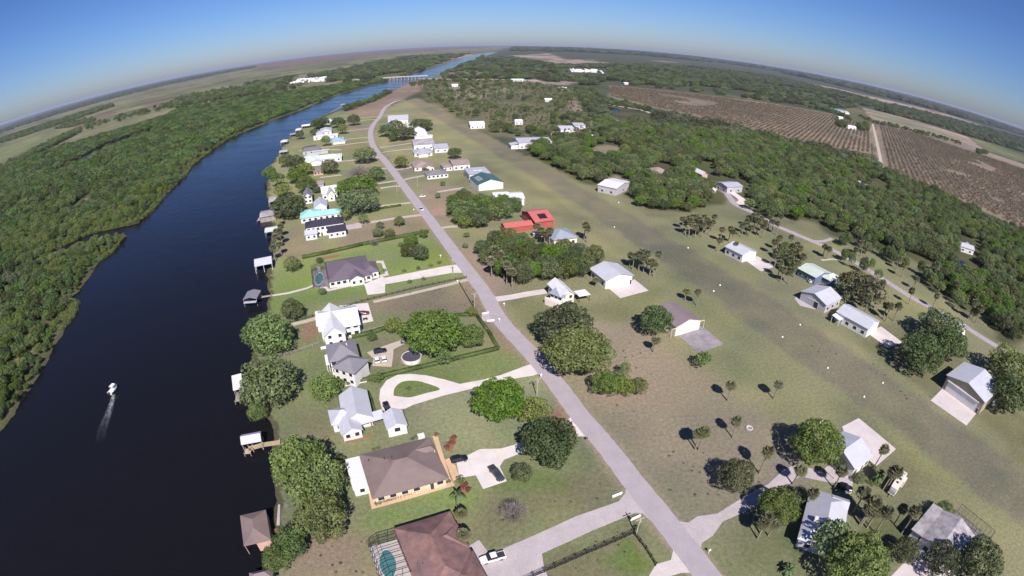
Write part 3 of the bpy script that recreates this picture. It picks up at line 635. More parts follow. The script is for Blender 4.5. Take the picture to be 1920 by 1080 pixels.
def bld(name, label, cat, vols, group=None, win=(0,0,0), wz=1.0, wsize=(1.6,1.35), storeys=1, door=None, gdoor=None, extra=None):
    """vols: eave rectangles; win: windows on the near, right and left sides; gdoor: (side, offset 0-1, width, height, material)"""
    A, ang, l, d = rect_of(vols[0])
    root = empty(name, (A[0], A[1], 0), ang, label, cat, group)
    ca, sa = math.cos(ang), math.sin(ang)
    def loc(p): x, y = p[0]-A[0], p[1]-A[1]; return (x*ca+y*sa, -x*sa+y*ca)
    roofs, walls = {}, {}
    for i, v in enumerate(vols):
        if 'f' in v:
            u0, u1, v0, v1 = v['f']; o = (u0*l, v0*d); ll, dd, da = (u1-u0)*l, (v1-v0)*d, 0.0
        elif i == 0: o = (0, 0); ll, dd, da = l, d, 0.0
        else:
            A2, a2, ll, dd = rect_of(v); o = loc(A2); da = a2-ang
        c2, s2 = math.cos(da), math.sin(da)
        T = lambda p, o=o, c2=c2, s2=s2: (o[0]+p[0]*c2-p[1]*s2, o[1]+p[0]*s2+p[1]*c2, p[2])
        h = v.get('h', vols[0].get('h', 3.0)); kind = v.get('roof', 'hip'); ridge = v.get('ridge') or ('u' if ll >= dd else 'v')
        span = dd if ridge[0] == 'u' else ll
        rise = v.get('rise', span*.5*.42 if kind != 'shed' else .6)
        oh = v.get('oh', .5)
        rk = v.get('r', vols[0].get('r')); wk = v.get('w', vols[0].get('w', 'wall_white'))
        rb = roofs.setdefault((rk, v.get('rn', 'roof'), i), MB())
        roof_mesh(rb, T, ll, dd, h, kind, rise, ridge)
        if i and v.get('wall', True) and win[0] and ll > 3 and h > 2.7 and math.hypot(A[0], A[1]) < 420:
            nw = max(1, int((ll-1)/2.6))
            for st in range(storeys if h > 4.8 else 1):
                for k in range(nw):
                    p_ = T((oh+(ll-2*oh)*(k+.5)/nw, oh, 0)); wf = link('window', win_mesh(1.2, 1.25)[0], root, (p_[0], p_[1], wz+st*2.7), da); link('pane', win_mesh(1.2, 1.25)[1], wf)
        if v.get('wall', True): wall_mesh(walls.setdefault((wk, i), MB()), T, ll, dd, h, kind, rise, ridge, oh, v.get('base', -.1))
        else:
            nx = max(2, int(ll/3.5)+1); ny = max(2, int(dd/4)+1)
            for a in range(nx):
                for c in range(ny):
                    if 0 < a < nx-1 and 0 < c < ny-1: continue
                    x = .25+(ll-.5)*a/(nx-1); y = .25+(dd-.5)*c/(ny-1); pb = MB(); pb.box(x-.08, x+.08, y-.08, y+.08, v.get('base', -.1), h-.1, 0, T); pb.build('porch_post', v.get('post', 'trim_white'), root)
    main = None
    for (rk, rn, i), mb in roofs.items():
        o_ = mb.build(rn, rk, root); main = main or o_
    ROOF[root.name] = main
    for (wk, i), mb in walls.items(): mb.build('wall', wk, root)
    # openings
    oh = vols[0].get('oh', .5); h0 = vols[0].get('h', 3.0)
    sides = {'s': ((oh, oh), (1, 0), l-2*oh, 0.0), 'e': ((l-oh, oh), (0, 1), d-2*oh, math.pi/2), 'w': ((oh, d-oh), (0, -1), d-2*oh, -math.pi/2), 'n': ((l-oh, d-oh), (-1, 0), l-2*oh, math.pi)}
    for key, cnt in zip('sew', win):
        (ox, oy), (dx, dy), sl, ra = sides[key]
        for st in range(storeys):
            for k in range(cnt):
                t = sl*(k+.5)/cnt
                if gdoor and st == 0 and gdoor[0] == key and abs(t-gdoor[1]*sl) < gdoor[2]/2+.8: continue
                if door and st == 0 and door[0] == key and abs(t-door[1]*sl) < 1.2: continue
                wf = link('window', win_mesh(*wsize)[0], root, (ox+dx*t, oy+dy*t, wz+st*2.8), ra); link('pane', win_mesh(*wsize)[1], wf)
    if door:
        (ox, oy), (dx, dy), sl, ra = sides[door[0]]
        mb = MB(); mb.box(-.6, .6, -.05, .02, 0, 2.2, 1); mb.box(-.48, .48, -.09, .02, 0, 2.08, 0)
        q = mb.build('door', ['wall_brick' if len(door) > 2 else 'trim_dark', 'trim_white'], root); t = door[1]*sl
        q.location = (ox+dx*t, oy+dy*t, .02); q.rotation_euler = (0, 0, ra)
    if gdoor:
        (ox, oy), (dx, dy), sl, ra = sides[gdoor[0]]
        w, hh = gdoor[2], gdoor[3]; mb = MB()
        mb.box(-w/2-.15, w/2+.15, -.04, .02, 0, hh+.15, 1)
        for k in range(4): mb.box(-w/2, w/2, -.09, .0, hh*k/4+.02, hh*(k+1)/4-.02, 0)
        q = mb.build('garage_door', [gdoor[4] if len(gdoor) > 4 else 'trim_white', 'trim_white'], root); t = gdoor[1]*sl
        q.location = (ox+dx*t, oy+dy*t, .02); q.rotation_euler = (0, 0, ra)
    if extra: extra(root, l, d, h0)
    return root
def V(a, b, c=None, d=None, h=3.0, **k):
    v = dict(a=a, b=b, h=h, **k)
    if c is not None: v['c'] = c
    if d is not None: v['d'] = d
    return v
def P(*f, **k): return dict(f=f, **k)
def rbox(name, mat, x0, x1, y0, y1, z0, z1): return lambda root, l, d, h: _rb(name, mat, root, x0*l, x1*l, y0*d, y1*d, h+z0, h+z1)
def _rb(name, mat, root, *b):
    mb = MB(); mb.box(*b); mb.build(name, mat, ROOF[root.name] if name == 'chimney' else root)
def both(*fs):
    def f(root, l, d, h):
        for g in fs: g(root, l, d, h)
    return f
def pool_cage(u0, u1, v0, v1, hh, pool=True, deckm='pool_deck'):
    """bronze screen enclosure with a pool inside, in the house's own frame (fractions of its length and depth)"""
    def f(root, l, d, h):
        x0, x1, y0, y1 = u0*l, u1*l, v0*d, v1*d
        mb = MB(); r = .07
        n = max(3, int((y1-y0)/1.5)); m = max(2, int((x1-x0)/3)+1)
        for k in range(n+1):
            y = y0+(y1-y0)*k/n
            mb.tube((x0, y, hh), (x0+(x1-x0)*.25, y, hh+.9), r, n=4); mb.tube((x0+(x1-x0)*.25, y, hh+.9), (x1, y, hh+.9), r, n=4); mb.tube((x0, y, 0), (x0, y, hh), r, n=4)
        for y in (y0, y1):
            for k in range(m+1): x = x0+(x1-x0)*k/m; mb.tube((x, y, 0), (x, y, hh+(.9 if k else 0)), r, n=4)
            mb.tube((x0, y, 1.0), (x1, y, 1.0), r*.7, n=4)
        for k, (x, z) in enumerate(((x0, hh), (x0+(x1-x0)*.25, hh+.9), (x0, 1.0), (x1-.1, hh+.9))): mb.tube((x, y0, z), (x, y1, z), r, n=4)
        c = mb.build('screen_cage', 'steel_bronze', root)
        s = MB(); s.add([(x0,y1,0),(x1,y1,0),(x1,y1,hh+.9),(x0,y1,hh)], [(0,1,2,3)]); s.add([(x0,y0,0),(x1,y0,0),(x1,y0,hh+.9),(x0,y0,hh)], [(0,1,2,3)]); s.add([(x0,y0,0),(x0,y1,0),(x0,y1,hh),(x0,y0,hh)], [(0,1,2,3)])
        s.add([(x0,y0,hh+.02),(x0+(x1-x0)*.25,y0,hh+.92),(x1,y0,hh+.92),(x1,y1,hh+.92),(x0+(x1-x0)*.25,y1,hh+.92),(x0,y1,hh+.02)], [(0,1,4,5),(1,2,3,4)])
        s.build('insect_screen', 'insect_screen', c)
        q = MB(); q.box(x0, x1, y0, y1, -.05, .07); q.build('pool_deck', deckm, root)
        if pool:
            cx, cy = x0+(x1-x0)*.42, (y0+y1)/2; a, b2 = (x1-x0)*.26, (y1-y0)*.36
            pt = []
            for k in range(28):
                t = 2*math.pi*k/28; w = 1+.16*math.sin(2*t+.6); pt.append((cx+a*w*math.cos(t), cy+b2*w*math.sin(t)))
            w = MB(); w.add([(x, y, .095) for x, y in pt], [tuple(range(28))]); pw = w.build('pool', 'pool_water', root)
            e = MB()
            for k in range(28):
                p1, p2 = pt[k], pt[(k+1) % 28]; e.tube((p1[0], p1[1], .08), (p2[0], p2[1], .08), .13, n=5)
            e.build('coping', 'concrete_bright', pw)
    return f
def _sky(root, x, y, z, tilt):
    mb = MB(); mb.box(-.75, .75, -.95, .95, -.5, .12, 0); mb.box(-.62, .62, -.82, .82, .11, .17, 1); q = mb.build('skylight', ['trim_white', 'skylight_pane'], ROOF[root.name])
    q.location = (x, y, z); q.rotation_euler = (tilt, 0, 0)
def _skst(root, l, d, h, k):
    mb = MB(); y = d*(.3+.13*k); s = 2.9/(l/2)
    mb.add([(l*.1, y, h+l*.1*s+.05), (l*.3, y, h+l*.3*s+.05), (l*.3, y+.7, h+l*.3*s+.05), (l*.1, y+.7, h+l*.1*s+.05)], [(0,1,2,3)]); mb.build('skylight', 'skylight_pane', ROOF[root.name])
def _solar(root, l, d, h):
    mb = MB(); s = 2.8/(d/2); v0, v1 = .12*d, .34*d
    for k in range(4):
        x0 = l*(.34+.1*k); x1 = x0+l*.09
        mb.add([(x0, v0, h+v0*s+.12), (x1, v0, h+v0*s+.12), (x1, v1, h+v1*s+.12), (x0, v1, h+v1*s+.12), (x0, v0, h+v0*s+.02), (x1, v0, h+v0*s+.02), (x1, v1, h+v1*s+.02), (x0, v1, h+v1*s+.02)], [(0,1,2,3),(0,4,5,1),(1,5,6,2),(2,6,7,3),(3,7,4,0)])
    mb.build('solar_panel', 'solar_cell', ROOF[root.name])
def vents(*uvz):
    def f(root, l, d, h):
        for u, v, z in uvz:
            mb = MB(); mb.tube((u*l, v*d, h+z-.4), (u*l, v*d, h+z+.35), .09, n=6); mb.build('roof_vent', 'trim_dark', ROOF[root.name])
    return f

# --- houses between road and river, nearest first
bld('tile_roof_house', 'big house with red-brown tiled hip roof and screened pool at the bottom of the view', 'house',
    [V((736,991),(844,958),d=-23,h=3.2,roof='hip',r='tile_red',w='wall_peach',rise=3.2,ridge='v',oh=.7), P(.42,1.01,.50,.83,roof='hip',rise=2.2,ridge='u'), P(.40,1.03,-.15,.45,roof='hip',rise=2.6,ridge='u')],
    win=(0,2,2), extra=both(pool_cage(-.47,0.02,.44,.955,2.7), vents((.22,.45,1.5),(.3,.25,1.7))))
bld('brown_roof_house', 'peach house with broad brown shingle hip roof, white flat porch roof and peach terrace', 'house',
    [V((698,936),(842,897),(687,849),h=3.0,roof='hip',r='shingle_brown',w='wall_peach',rise=3.0,oh=.7), P(-.20,.03,.28,.97,h=2.9,roof='flat',r='flat_white',wall=True,w='wall_white',rn='porch_roof',oh=.25), P(.62,.99,.60,.74,h=4.1,roof='hip',rise=.9,wall=False,base=3.0,rn='entry_dormer',r='shingle_brown')],
    win=(6,2,0), door=('s',.8), gdoor=('e',.35,5,2.3), extra=vents((.30,.62,2.6),(.40,.60,2.7),(.36,.52,2.6),(.1,.75,1.2)))
bld('breezeway_house', 'white house with light grey metal gables joined to its garage by a covered walk', 'house',
    [V((643,793),(700,782),(631,742),h=3.6,roof='gable',ridge='v',r='metal_light',w='wall_white',rise=2.6), V((621,798),(660,789),(618,768),h=3.2,roof='hip',ridge='u',rise=1.9,r='metal_light',l=8), V((640,817),(681,806),d=6.5,h=3.0,roof='gable',ridge='v',rise=1.7,r='metal_light'), V((668,799),(722,783),d=3.0,h=2.8,roof='shed',ridge='u',rise=.9,r='metal_light',wall=False,rn='walkway_roof',post='timber_red')],
    win=(2,3,3), door=('e',.3), extra=lambda root, l, d, h: (_rb('brick_step', 'wall_brick', root, -.05*l, .8*l, -.34*d, -.31*d, -.1, .3)))
bld('detached_garage', 'small white gabled garage at the end of the looped driveway', 'garage',
    [V((725,806),(764,795),d=7.2,h=3.3,ang=23,roof='gable',ridge='v',r='metal_light',w='wall_white',rise=1.6,oh=.35)], win=(1,1,0), wz=1.5, gdoor=('n',.5,3.4,2.2))
bld('grey_hip_house', 'white two-storey house with dark grey many-sided hip roof and pale skylight', 'house',
    [V((616,680),(673,664),(612,646),h=5.6,ang=23,roof='hip',r='shingle_grey',w='wall_white',rise=2.9,oh=.6), V((621,689),(646,690),d=9,h=5.55,ang=-20,roof='hip',ridge='v',r='shingle_grey',rise=2.2,l=9.2), P(-.1,.02,.25,.8,h=3,roof='flat',r='flat_white',rn='side_porch_roof',wall=False)],
    win=(4,3,0), storeys=2, door=('e',.6), extra=both(lambda root, l, d, h: _sky(root, .62*l, .5*d, h+1.75, .1), lambda root, l, d, h: _rb('front_deck', 'concrete_bright', root, .35*l, 1.05*l, -.62*d, -.3*d, .05, .35)))
bld('cross_gable_house', 'white house with white cross-gabled metal roof and a red car on its concrete pad', 'house',
    [V((600,622),(676,607),(601,583),h=5.0,ang=22,roof='gable',ridge='u',r='metal_white',w='wall_white',rise=3.2,oh=.5), V((606,633),(646,622),d=19.5,h=5.0,ang=22,roof='gable',ridge='v',r='metal_white',rise=3.4,l=8.5), V((593,612),(603,609),d=12,h=3.0,ang=22,roof='flat',r='flat_white',rn='deck_roof',w='wall_white')],
    win=(5,2,1), storeys=2, extra=lambda root, l, d, h: _rb('deck_rail', 'trim_white', root, -.05*l, .35*l, -.28*d, -.26*d, .2, 1.2))
bld('pool_house', 'sprawling white house under a purple-grey hip roof with dark pool enclosure facing the river', 'house',
    [V((615,529),(697,509),(621,489),h=3.3,ang=23,roof='hip',r='shingle_purple',w='wall_white',rise=3.6,oh=.6), V((655,526),(684,519),d=9,h=3.3,ang=23,roof='gable',ridge='v',rise=1.9,r='shingle_purple'), V((682,513),(711,507),d=12,h=3.4,ang=23,roof='hip',rise=2.0,r='shingle_purple')],
    win=(7,3,0), door=('s',.62), extra=both(pool_cage(-.34,.03,.12,.95,2.8,deckm='concrete_stained'), vents((.85,.6,1.6))))
bld('dark_roof_house', 'tall white two-storey house with long black roof beside the turquoise one', 'house',
    [V((572,428),(645,416),(569,417),h=6.2,ang=21.5,roof='hip',r='shingle_dark',w='wall_white',rise=2.2,oh=.5), P(-.03,.30,-.35,.05,h=3.4,roof='shed',ridge='u',rise=1.3,r='metal_light',rn='porch_roof'), P(.55,1.03,-.55,.02,h=3.6,roof='shed',ridge='u',rise=1.6,r='shingle_dark',rn='wing_roof')],
    win=(8,2,2), storeys=2, door=('s',.4))
bld('turquoise_roof_house', 'low white house with long turquoise metal roof, third big roof north of the hedge', 'house',
    [V((563,410),(641,399),d=9.5,h=3.4,ang=20,roof='hip',r='metal_teal',w='wall_white',rise=1.9), V((562,409),(590,404),d=15,h=3.5,ang=20,roof='hip',rise=2.4,r='metal_teal',l=13)], win=(7,1,1))
bld('gable_house', 'grey-roofed white house with steep front gable in front of the big round trees', 'house',
    [V((568,372),(586,367),d=17,h=4.4,ang=21,roof='gable',ridge='v',r='shingle_grey',w='wall_white',rise=3.4), V((588,390),(602,386),d=14,h=4.4,ang=21,roof='gable',ridge='v',r='metal_light',rise=3,l=9)], win=(2,2,2), storeys=2)
bld('cross_gable_house', 'pale house with white and grey valley roof tucked beside the wide dark-green trees', 'house',
    [V((603,364),(633,358),d=16,h=4.6,ang=24,roof='gable',ridge='u',r='metal_white',w='wall_white',rise=3.2), P(.3,.8,-.35,.5,roof='gable',ridge='v',rise=3.2,r='metal_grey')], win=(3,1,1))
bld('flat_roof_house', 'narrow cottage with grey roof and white porch behind the valley-roofed house', 'house', [V((586,348),(607,344),d=14,h=3.4,ang=21,roof='gable',ridge='u',r='shingle_tan',w='wall_white',rise=1.2), P(0,1,-.3,0.02,h=3,roof='flat',r='metal_light',rn='porch_roof',wall=False)], win=(3,1,0))
bld('grey_cottage', 'weathered grey cottage with pinkish outbuildings south of the mint roof', 'house', [V((587,323),(607,319),d=17,h=3.2,ang=21,roof='gable',ridge='u',r='shingle_mauve',w='wall_pink',rise=1.6)], win=(3,1,0))
bld('mint_roof_house', 'very long white house under pale mint roof with pointed bay', 'house',
    [V((575,302),(641,294),d=17,h=3.8,ang=17,roof='hip',r='metal_mint',w='wall_white',rise=2.2), P(-.12,.3,-.1,1.3,h=4.4,roof='hip',rise=3.0,r='metal_mint'), P(.1,.45,-.45,.3,h=3.4,roof='gable',ridge='v',rise=1.8,r='metal_white')], win=(6,1,0))
bld('flat_roof_house', 'grey flat-roofed house with pool enclosure between mint and blue roofs', 'house', [V((567,284),(600,279),d=20,h=4,ang=18,roof='hip',r='shingle_grey',w='wall_grey',rise=1.2), P(.55,1.5,-.32,0,h=3.4,roof='flat',r='metal_white',rn='carport_roof')], win=(3,0,0), extra=pool_cage(-.1,.7,1.0,1.6,2.7,pool=False,deckm='concrete_stained'))
bld('blue_roof_house', 'low house with sky-blue metal roof and white lower porch', 'house', [V((618,265),(645,262),d=20,h=3.6,ang=18,roof='hip',r='metal_sky',w='wall_white',rise=2.0), P(.15,1.1,-.22,.02,h=3,roof='flat',r='metal_white',rn='porch_roof')], win=(3,0,0))
bld('white_long_house', 'long narrow white-roofed building just north of the blue roof', 'house', [V((587,258),(634,252),d=12,h=3.6,ang=18,roof='flat',r='flat_white',w='wall_white')], win=(4,0,0))
bld('grey_roof_house', 'grey-roofed house stepping towards the river, second from the north end', 'house', [V((600,248),(622,242),d=30,h=4,ang=20,roof='hip',r='metal_light',w='wall_white',rise=2.6), P(-.35,.3,-.3,.4,roof='hip',rise=1.6,h=3.4)], win=(2,0,0))
bld('white_house', 'small white-roofed house at the north end of the river lots', 'house', [V((612,229),(628,224),d=24,h=3.6,ang=20,roof='hip',r='metal_white',w='wall_white',rise=2)], win=(2,0,0))

# --- houses and hangars between road and airstrip
bld('hangar_house', 'big double-roofed white metal building where the road bends, northernmost on the east side', 'hangar', [V((727,226),(766,223),d=40,h=5.5,ang=12,roof='gable',ridge='u',r='metal_light',w='wall_white',rise=3.6), P(.02,.72,-.55,.02,h=4,roof='gable',ridge='u',r='metal_white',rise=2)], win=(4,0,0))
bld('white_shed', 'small white shed half hidden by the round trees', 'shed', [V((763,236),(775,234),d=14,h=3.4,ang=15,roof='gable',r='metal_white',w='wall_white',rise=1.5)])
bld('barrel_hangar', 'white barrel-shaped hangar behind the round trees near the bend', 'hangar', [V((777,252),(801,249),d=32,h=4.6,ang=15,roof='gable',ridge='v',r='flat_white',w='wall_white',rise=3.4), P(-.05,1.35,-.2,.02,h=3,roof='flat',r='flat_white',rn='lean_to_roof')])
bld('large_white_hangar', 'large white-walled hangar with grey roof and three small windows', 'hangar', [V((775,272),(815,268),d=30,h=6.5,ang=15,roof='gable',ridge='u',r='metal_old',w='wall_white',rise=2.2)], win=(3,0,0), wz=2)
bld('lavender_roof_house', 'low house with wavy-edged lavender hip roof below the large white hangar', 'house', [V((776,288),(811,284),d=19,h=3.4,ang=15,roof='hip',r='metal_grey',w='wall_white',rise=2.2), P(.2,.75,-.22,.3,roof='hip',rise=1.4)], win=(3,0,0))
bld('grey_hangar', 'lavender-grey hangar with white front next to the airstrip meadow', 'hangar', [V((814,279),(841,276),d=24,h=4.2,ang=15,roof='gable',ridge='u',r='metal_grey',w='wall_white',rise=2)], win=(2,0,0))
bld('brown_cross_house', 'house with brown cross-hipped roof and pale walls on a gravel drive', 'house', [V((776,314),(811,310),d=22,h=3.4,ang=17,roof='hip',r='shingle_tan',w='wall_cream',rise=3.0), P(.4,1.05,-.25,.4,roof='gable',ridge='v',rise=1.9)], win=(3,0,1))
bld('brown_hangar', 'dull brown hangar with row of white doors and a lean-to', 'hangar', [V((849,310),(880,305),d=22,h=4.4,ang=17,roof='gable',ridge='u',r='shingle_tan',w='wall_white',rise=1.7), P(-.55,.02,.0,.7,h=3.4,roof='hip',rise=1.2)], win=(3,1,0))
bld('grey_low_house', 'low house with flat-pitched dark grey roof at the end of a white drive', 'house', [V((800,329),(838,321),d=15,h=3.4,ang=20,roof='hip',r='shingle_grey',w='wall_white',rise=1.8)], win=(5,0,1))
bld('skylight_hangar', 'white box hangar with grey roof and four pale skylights', 'hangar', [V((879,327),(919,323),d=20,h=6,ang=16,roof='flat',r='metal_light',w='wall_white')], win=(0,0,2),
    extra=lambda root, l, d, h: [_sky(root, u*l, .5*d, h, 0) for u in (.38, .46, .6, .68)])
bld('green_roof_hangar', 'white hangar with dark green gabled roof and pale skylight strips', 'hangar',
    [V((897,346),(940,338),d=22,h=4.8,ang=21,roof='gable',ridge='v',r='metal_green',w='wall_white',rise=2.9,oh=.3)], win=(0,0,3), gdoor=('s',.6,6,3.2),
    extra=lambda root, l, d, h: [_skst(root, l, d, h, k) for k in range(4)])
bld('white_hangar', 'white hangar with stepped white roof behind the tree clump, nearest to the airstrip line', 'hangar', [V((938,374),(985,372),d=15,h=4.6,ang=10,roof='gable',ridge='u',r='metal_white',w='wall_white',rise=1.4), P(-.22,.45,.35,1.1,h=4.8,roof='gable',ridge='u',rise=1.2)], win=(3,0,2))
bld('red_barn', 'red metal barn with curved gable roof and black solar panel', 'barn',
    [V((1003,417),(1040,412),(996,393),h=4.6,ang=21,roof='gable',ridge='u',r='metal_red',w='wall_red',rise=2.8,oh=.6)], win=(0,0,1),
    extra=lambda root, l, d, h: _solar(root, l, d, h))
bld('red_long_shed', 'long low red-roofed shed tucked between the two tree clumps', 'shed', [V((947,428),(999,420),d=8,h=3.2,ang=20,roof='gable',ridge='u',r='metal_red',w='wall_red',rise=1.5,oh=.3)])
bld('white_shed', 'little white shed just below the red barn', 'shed', [V((1000,438),(1021,434),d=3,h=2.6,ang=20,roof='flat',r='flat_white',w='wall_cream')])
bld('blue_hip_house', 'house with steel-blue hip roof peeping over the big clump of trees', 'house', [V((1038,451),(1087,447),d=15,h=3.8,ang=20,roof='hip',r='metal_blue',w='wall_cream',rise=2.8)], win=(3,0,0))
bld('porch_cottage', 'yellow-walled cottage with grey porch roof, white gable and flat carport', 'house',
    [V((1029,549),(1054,559),d=5.6,h=4.8,roof='shed',ridge='u',rise=1.2,r='metal_blue',w='wall_white'), V((1050,557),(1078,562),d=12.5,h=4.8,ang=21,roof='gable',ridge='v',r='metal_white',rise=2.4,l=7,w='wall_cream'), V((1086,556),(1106,551),d=5,h=3.0,ang=21,roof='flat',r='flat_white',wall=False,rn='carport_roof',post='trim_dark')],
    win=(3,0,0), storeys=1, wz=3.2, extra=lambda root, l, d, h: (_rb('balcony', 'wall_cream', root, -.1*l, 1.0*l, -1.6, .35, 0, 2.5), _rb('balcony_rail', 'trim_white', root, -.1*l, 1.0*l, -1.6, -1.5, 2.5, 3.5)))
bld('grey_gable_hangar', 'wide light-grey gabled hangar with white curved front and concrete apron', 'hangar',
    [V((1135,527),(1191,517),(1111,502),h=4.3,ang=22.5,roof='gable',ridge='v',r='metal_light',w='wall_white',rise=2.3,oh=.7)], gdoor=('s',.52,11.5,3.7,'flat_white'), win=(0,0,3), door=('s',.95))
bld('mauve_gable_hangar', 'mauve-shingled gabled hangar with cream front and dark stained apron', 'hangar',
    [V((1268,614),(1317,600),(1236,577),h=4.2,ang=23.5,roof='gable',ridge='v',r='shingle_mauve',w='wall_cream',rise=2.1,oh=.4)], gdoor=('s',.5,11,3.4,'wall_cream'), win=(0,0,2),
    extra=lambda root, l, d, h: (_rb('door_track', 'wall_cream', root, -.13*l, 1.13*l, .25, .4, 3.45, 3.65), _rb('track_post', 'wall_cream', root, -.13*l, -.12*l, .25, .4, 0, 3.5), _rb('track_post', 'wall_cream', root, 1.12*l, 1.13*l, .25, .4, 0, 3.5)))

# --- east of the airstrip
bld('white_ranch', 'long white building alone beside the far end of the airstrip', 'house', [V((881,234),(909,232),d=28,h=5,ang=8,roof='gable',ridge='u',r='flat_white',w='wall_white',rise=1.6)], win=(3,0,0))
bld('long_blue_hangar', 'very long blue-grey roofed hangar with white walls at the wood edge', 'hangar', [V((972,268),(1028,261),d=28,h=6,ang=12,roof='gable',ridge='u',r='metal_grey',w='wall_white',rise=2.2), P(-.22,.02,.0,.4,h=4,roof='shed',ridge='v',rise=1.4,r='metal_light')], win=(5,0,1))
bld('white_roof_hangar', 'square hangar with white roof under the trees at the strip edge', 'hangar', [V((1156,354),(1184,341),(1137,339),h=5.2,roof='gable',ridge='v',r='metal_white',w='wall_grey',rise=1.6)], win=(1,0,2))
bld('cottage', 'tan-roofed cottage hidden in the oak wood', 'house', [V((1227,325),(1256,323),d=16,h=4,ang=15,roof='hip',r='shingle_tan',w='wall_white',rise=3)], win=(2,0,0))
bld('pink_house', 'pink and white house glimpsed in the oak wood beside the white drive', 'house', [V((1316,328),(1333,330),d=22,h=5,ang=15,roof='gable',ridge='v',r='metal_white',w='wall_pink',rise=2.4)], win=(2,0,1))
bld('grey_box_house', 'grey flat-fronted house at the head of the white curving drive', 'house', [V((1364,351),(1396,350),d=14,h=5,ang=20,roof='gable',ridge='u',r='metal_grey',w='wall_grey',rise=1.4)], win=(2,0,2))
bld('white_hangar', 'white gabled hangar with grey-blue side and a palm standing in front of its roof', 'hangar',
    [V((1393,479),(1422,472),(1354,463),h=4.2,ang=27,roof='gable',ridge='v',r='metal_light',w='wall_white',rise=2.0,oh=.5)], gdoor=('s',.5,9,3.3), win=(0,0,3))
bld('pale_green_house', 'house with pale green metal roof beside the second road', 'house', [V((1530,521),(1560,512),(1514,497),h=4,ang=25,roof='gable',ridge='v',r='metal_pale_green',w='wall_blue',rise=1.6), V((1557,527),(1583,523),d=7,h=3.2,ang=25,roof='hip',r='metal_pale_green',rise=1.6)], win=(1,1,3))
bld('open_gable_hangar', 'grey gabled hangar with dark open doorway and paved forecourt', 'hangar',
    [V((1550,573),(1574,556),(1508,543),h=4.2,ang=27,roof='gable',ridge='u',r='metal_light',w='wall_grey',rise=2.4,oh=.5)], gdoor=('w',.5,6,3.2,'wall_grey'), win=(3,0,0), extra=lambda root, l, d, h: _rb('doorway_shade_panel', 'glass_dark', root, .38, .44, .3*d, .45*d, 0, 3))  # dark panel on the closed wall, coloured as the shade inside a doorway
bld('long_white_hangar', 'long light-grey roofed hangar with white scalloped front and apron', 'hangar',
    [V((1629,618),(1654,604),(1575,580),h=4.4,ang=28,roof='gable',ridge='v',r='metal_light',w='wall_white',rise=2.0,oh=.5), P(-.25,.05,.75,1.0,h=3,roof='shed',ridge='u',r='metal_white',rn='lean_to_roof',wall=False)], gdoor=('s',.5,8,3.4), win=(0,0,4))
bld('tin_shed', 'small cream tin-roofed shed beside the second road', 'shed', [V((1795,623),(1808,629),(1802,606),h=3,roof='gable',ridge='v',r='flat_white',w='wall_cream',rise=.8,oh=.3)])
bld('big_grey_hangar', 'tall tan hangar with light-grey gabled roof and white sliding door on the right edge', 'hangar',
    [V((1774,703),(1848,756),(1803,675),h=6.0,roof='gable',ridge='v',r='metal_light',w='wall_tan',rise=2.6,oh=.6)], door=('s',.93),
    extra=lambda root, l, d, h: (_rb('sliding_door', 'wall_white', root, .1*l, .86*l, .42, .5, .05, 4.2), _rb('door_rail', 'trim_white', root, .08*l, .88*l, .05, .5, 4.2, 4.6), _rb('water_heater', 'paint_white', root, 1.01*l, 1.06*l, .72*d, .8*d, 0, 1.6)))
bld('white_gable_house', 'blue-grey and white gabled house with pinkish terrace by the airstrip line', 'house',
    [V((1604,881),(1638,854),d=13,h=4.0,ang=23,roof='gable',ridge='u',r='metal_light',w='wall_white',rise=2.3,oh=.5)], win=(3,1,2), door=('s',.6),
    extra=lambda root, l, d, h: _rb('side_porch', 'concrete_old', root, -.42*l, -.02*l, .25*d, .6*d, -.05, .3))
bld('metal_roof_house', 'long house with blue-grey metal roof, white chimney and tree over its near end', 'house',
    [V((1495,1010),(1578,1024),d=18.5,h=3.8,ang=-35,roof='hip',ridge='v',r='metal_light',w='wall_grey',rise=3.0,oh=.7), P(.55,1.0,.78,1.02,roof='gable',ridge='u',rise=1.2,h=3.7), P(.98,1.25,.25,.5,h=2.8,roof='flat',r='awning_dark',rn='side_awning',wall=False,post='timber_grey')],
    win=(2,3,3), extra=lambda root, l, d, h: (_rb('chimney', 'wall_white', root, .22*l, .30*l, .30*d, .36*d, h+.3, h+2.6),))
bld('patched_roof_house', 'house with patched pale metal roof and screened cage at the bottom right corner', 'house',
    [V((1790,1060),(1826,1003),d=13,h=4.2,ang=25,roof='gable',ridge='u',r='metal_old',w='wall_white',rise=1.9,oh=.4), P(.0,1.0,.97,1.25,h=4.0,roof='shed',ridge='un',rise=.4,r='metal_old',rn='lean_to_roof')], win=(3,0,2), extra=pool_cage(1.03,1.58,-.38,.68,2.8,pool=False,deckm='concrete_stained'))
bld('white_house', 'white-roofed house alone in the wood by the orchard edge', 'house', [V((1632,354),(1660,364),d=20,h=5,ang=10,roof='gable',ridge='v',r='metal_white',w='wall_white',rise=2)], win=(2,0,1))
bld('white_house', 'long pale-roofed house in the wood above the small blue pond', 'house', [V((1800,461),(1828,470),d=12,h=4,roof='gable',ridge='u',r='metal_light',w='wall_white',rise=1.8), P(.5,.9,.4,1.1,roof='gable',ridge='v',rise=1.6,r='metal_white')], win=(2,0,0))
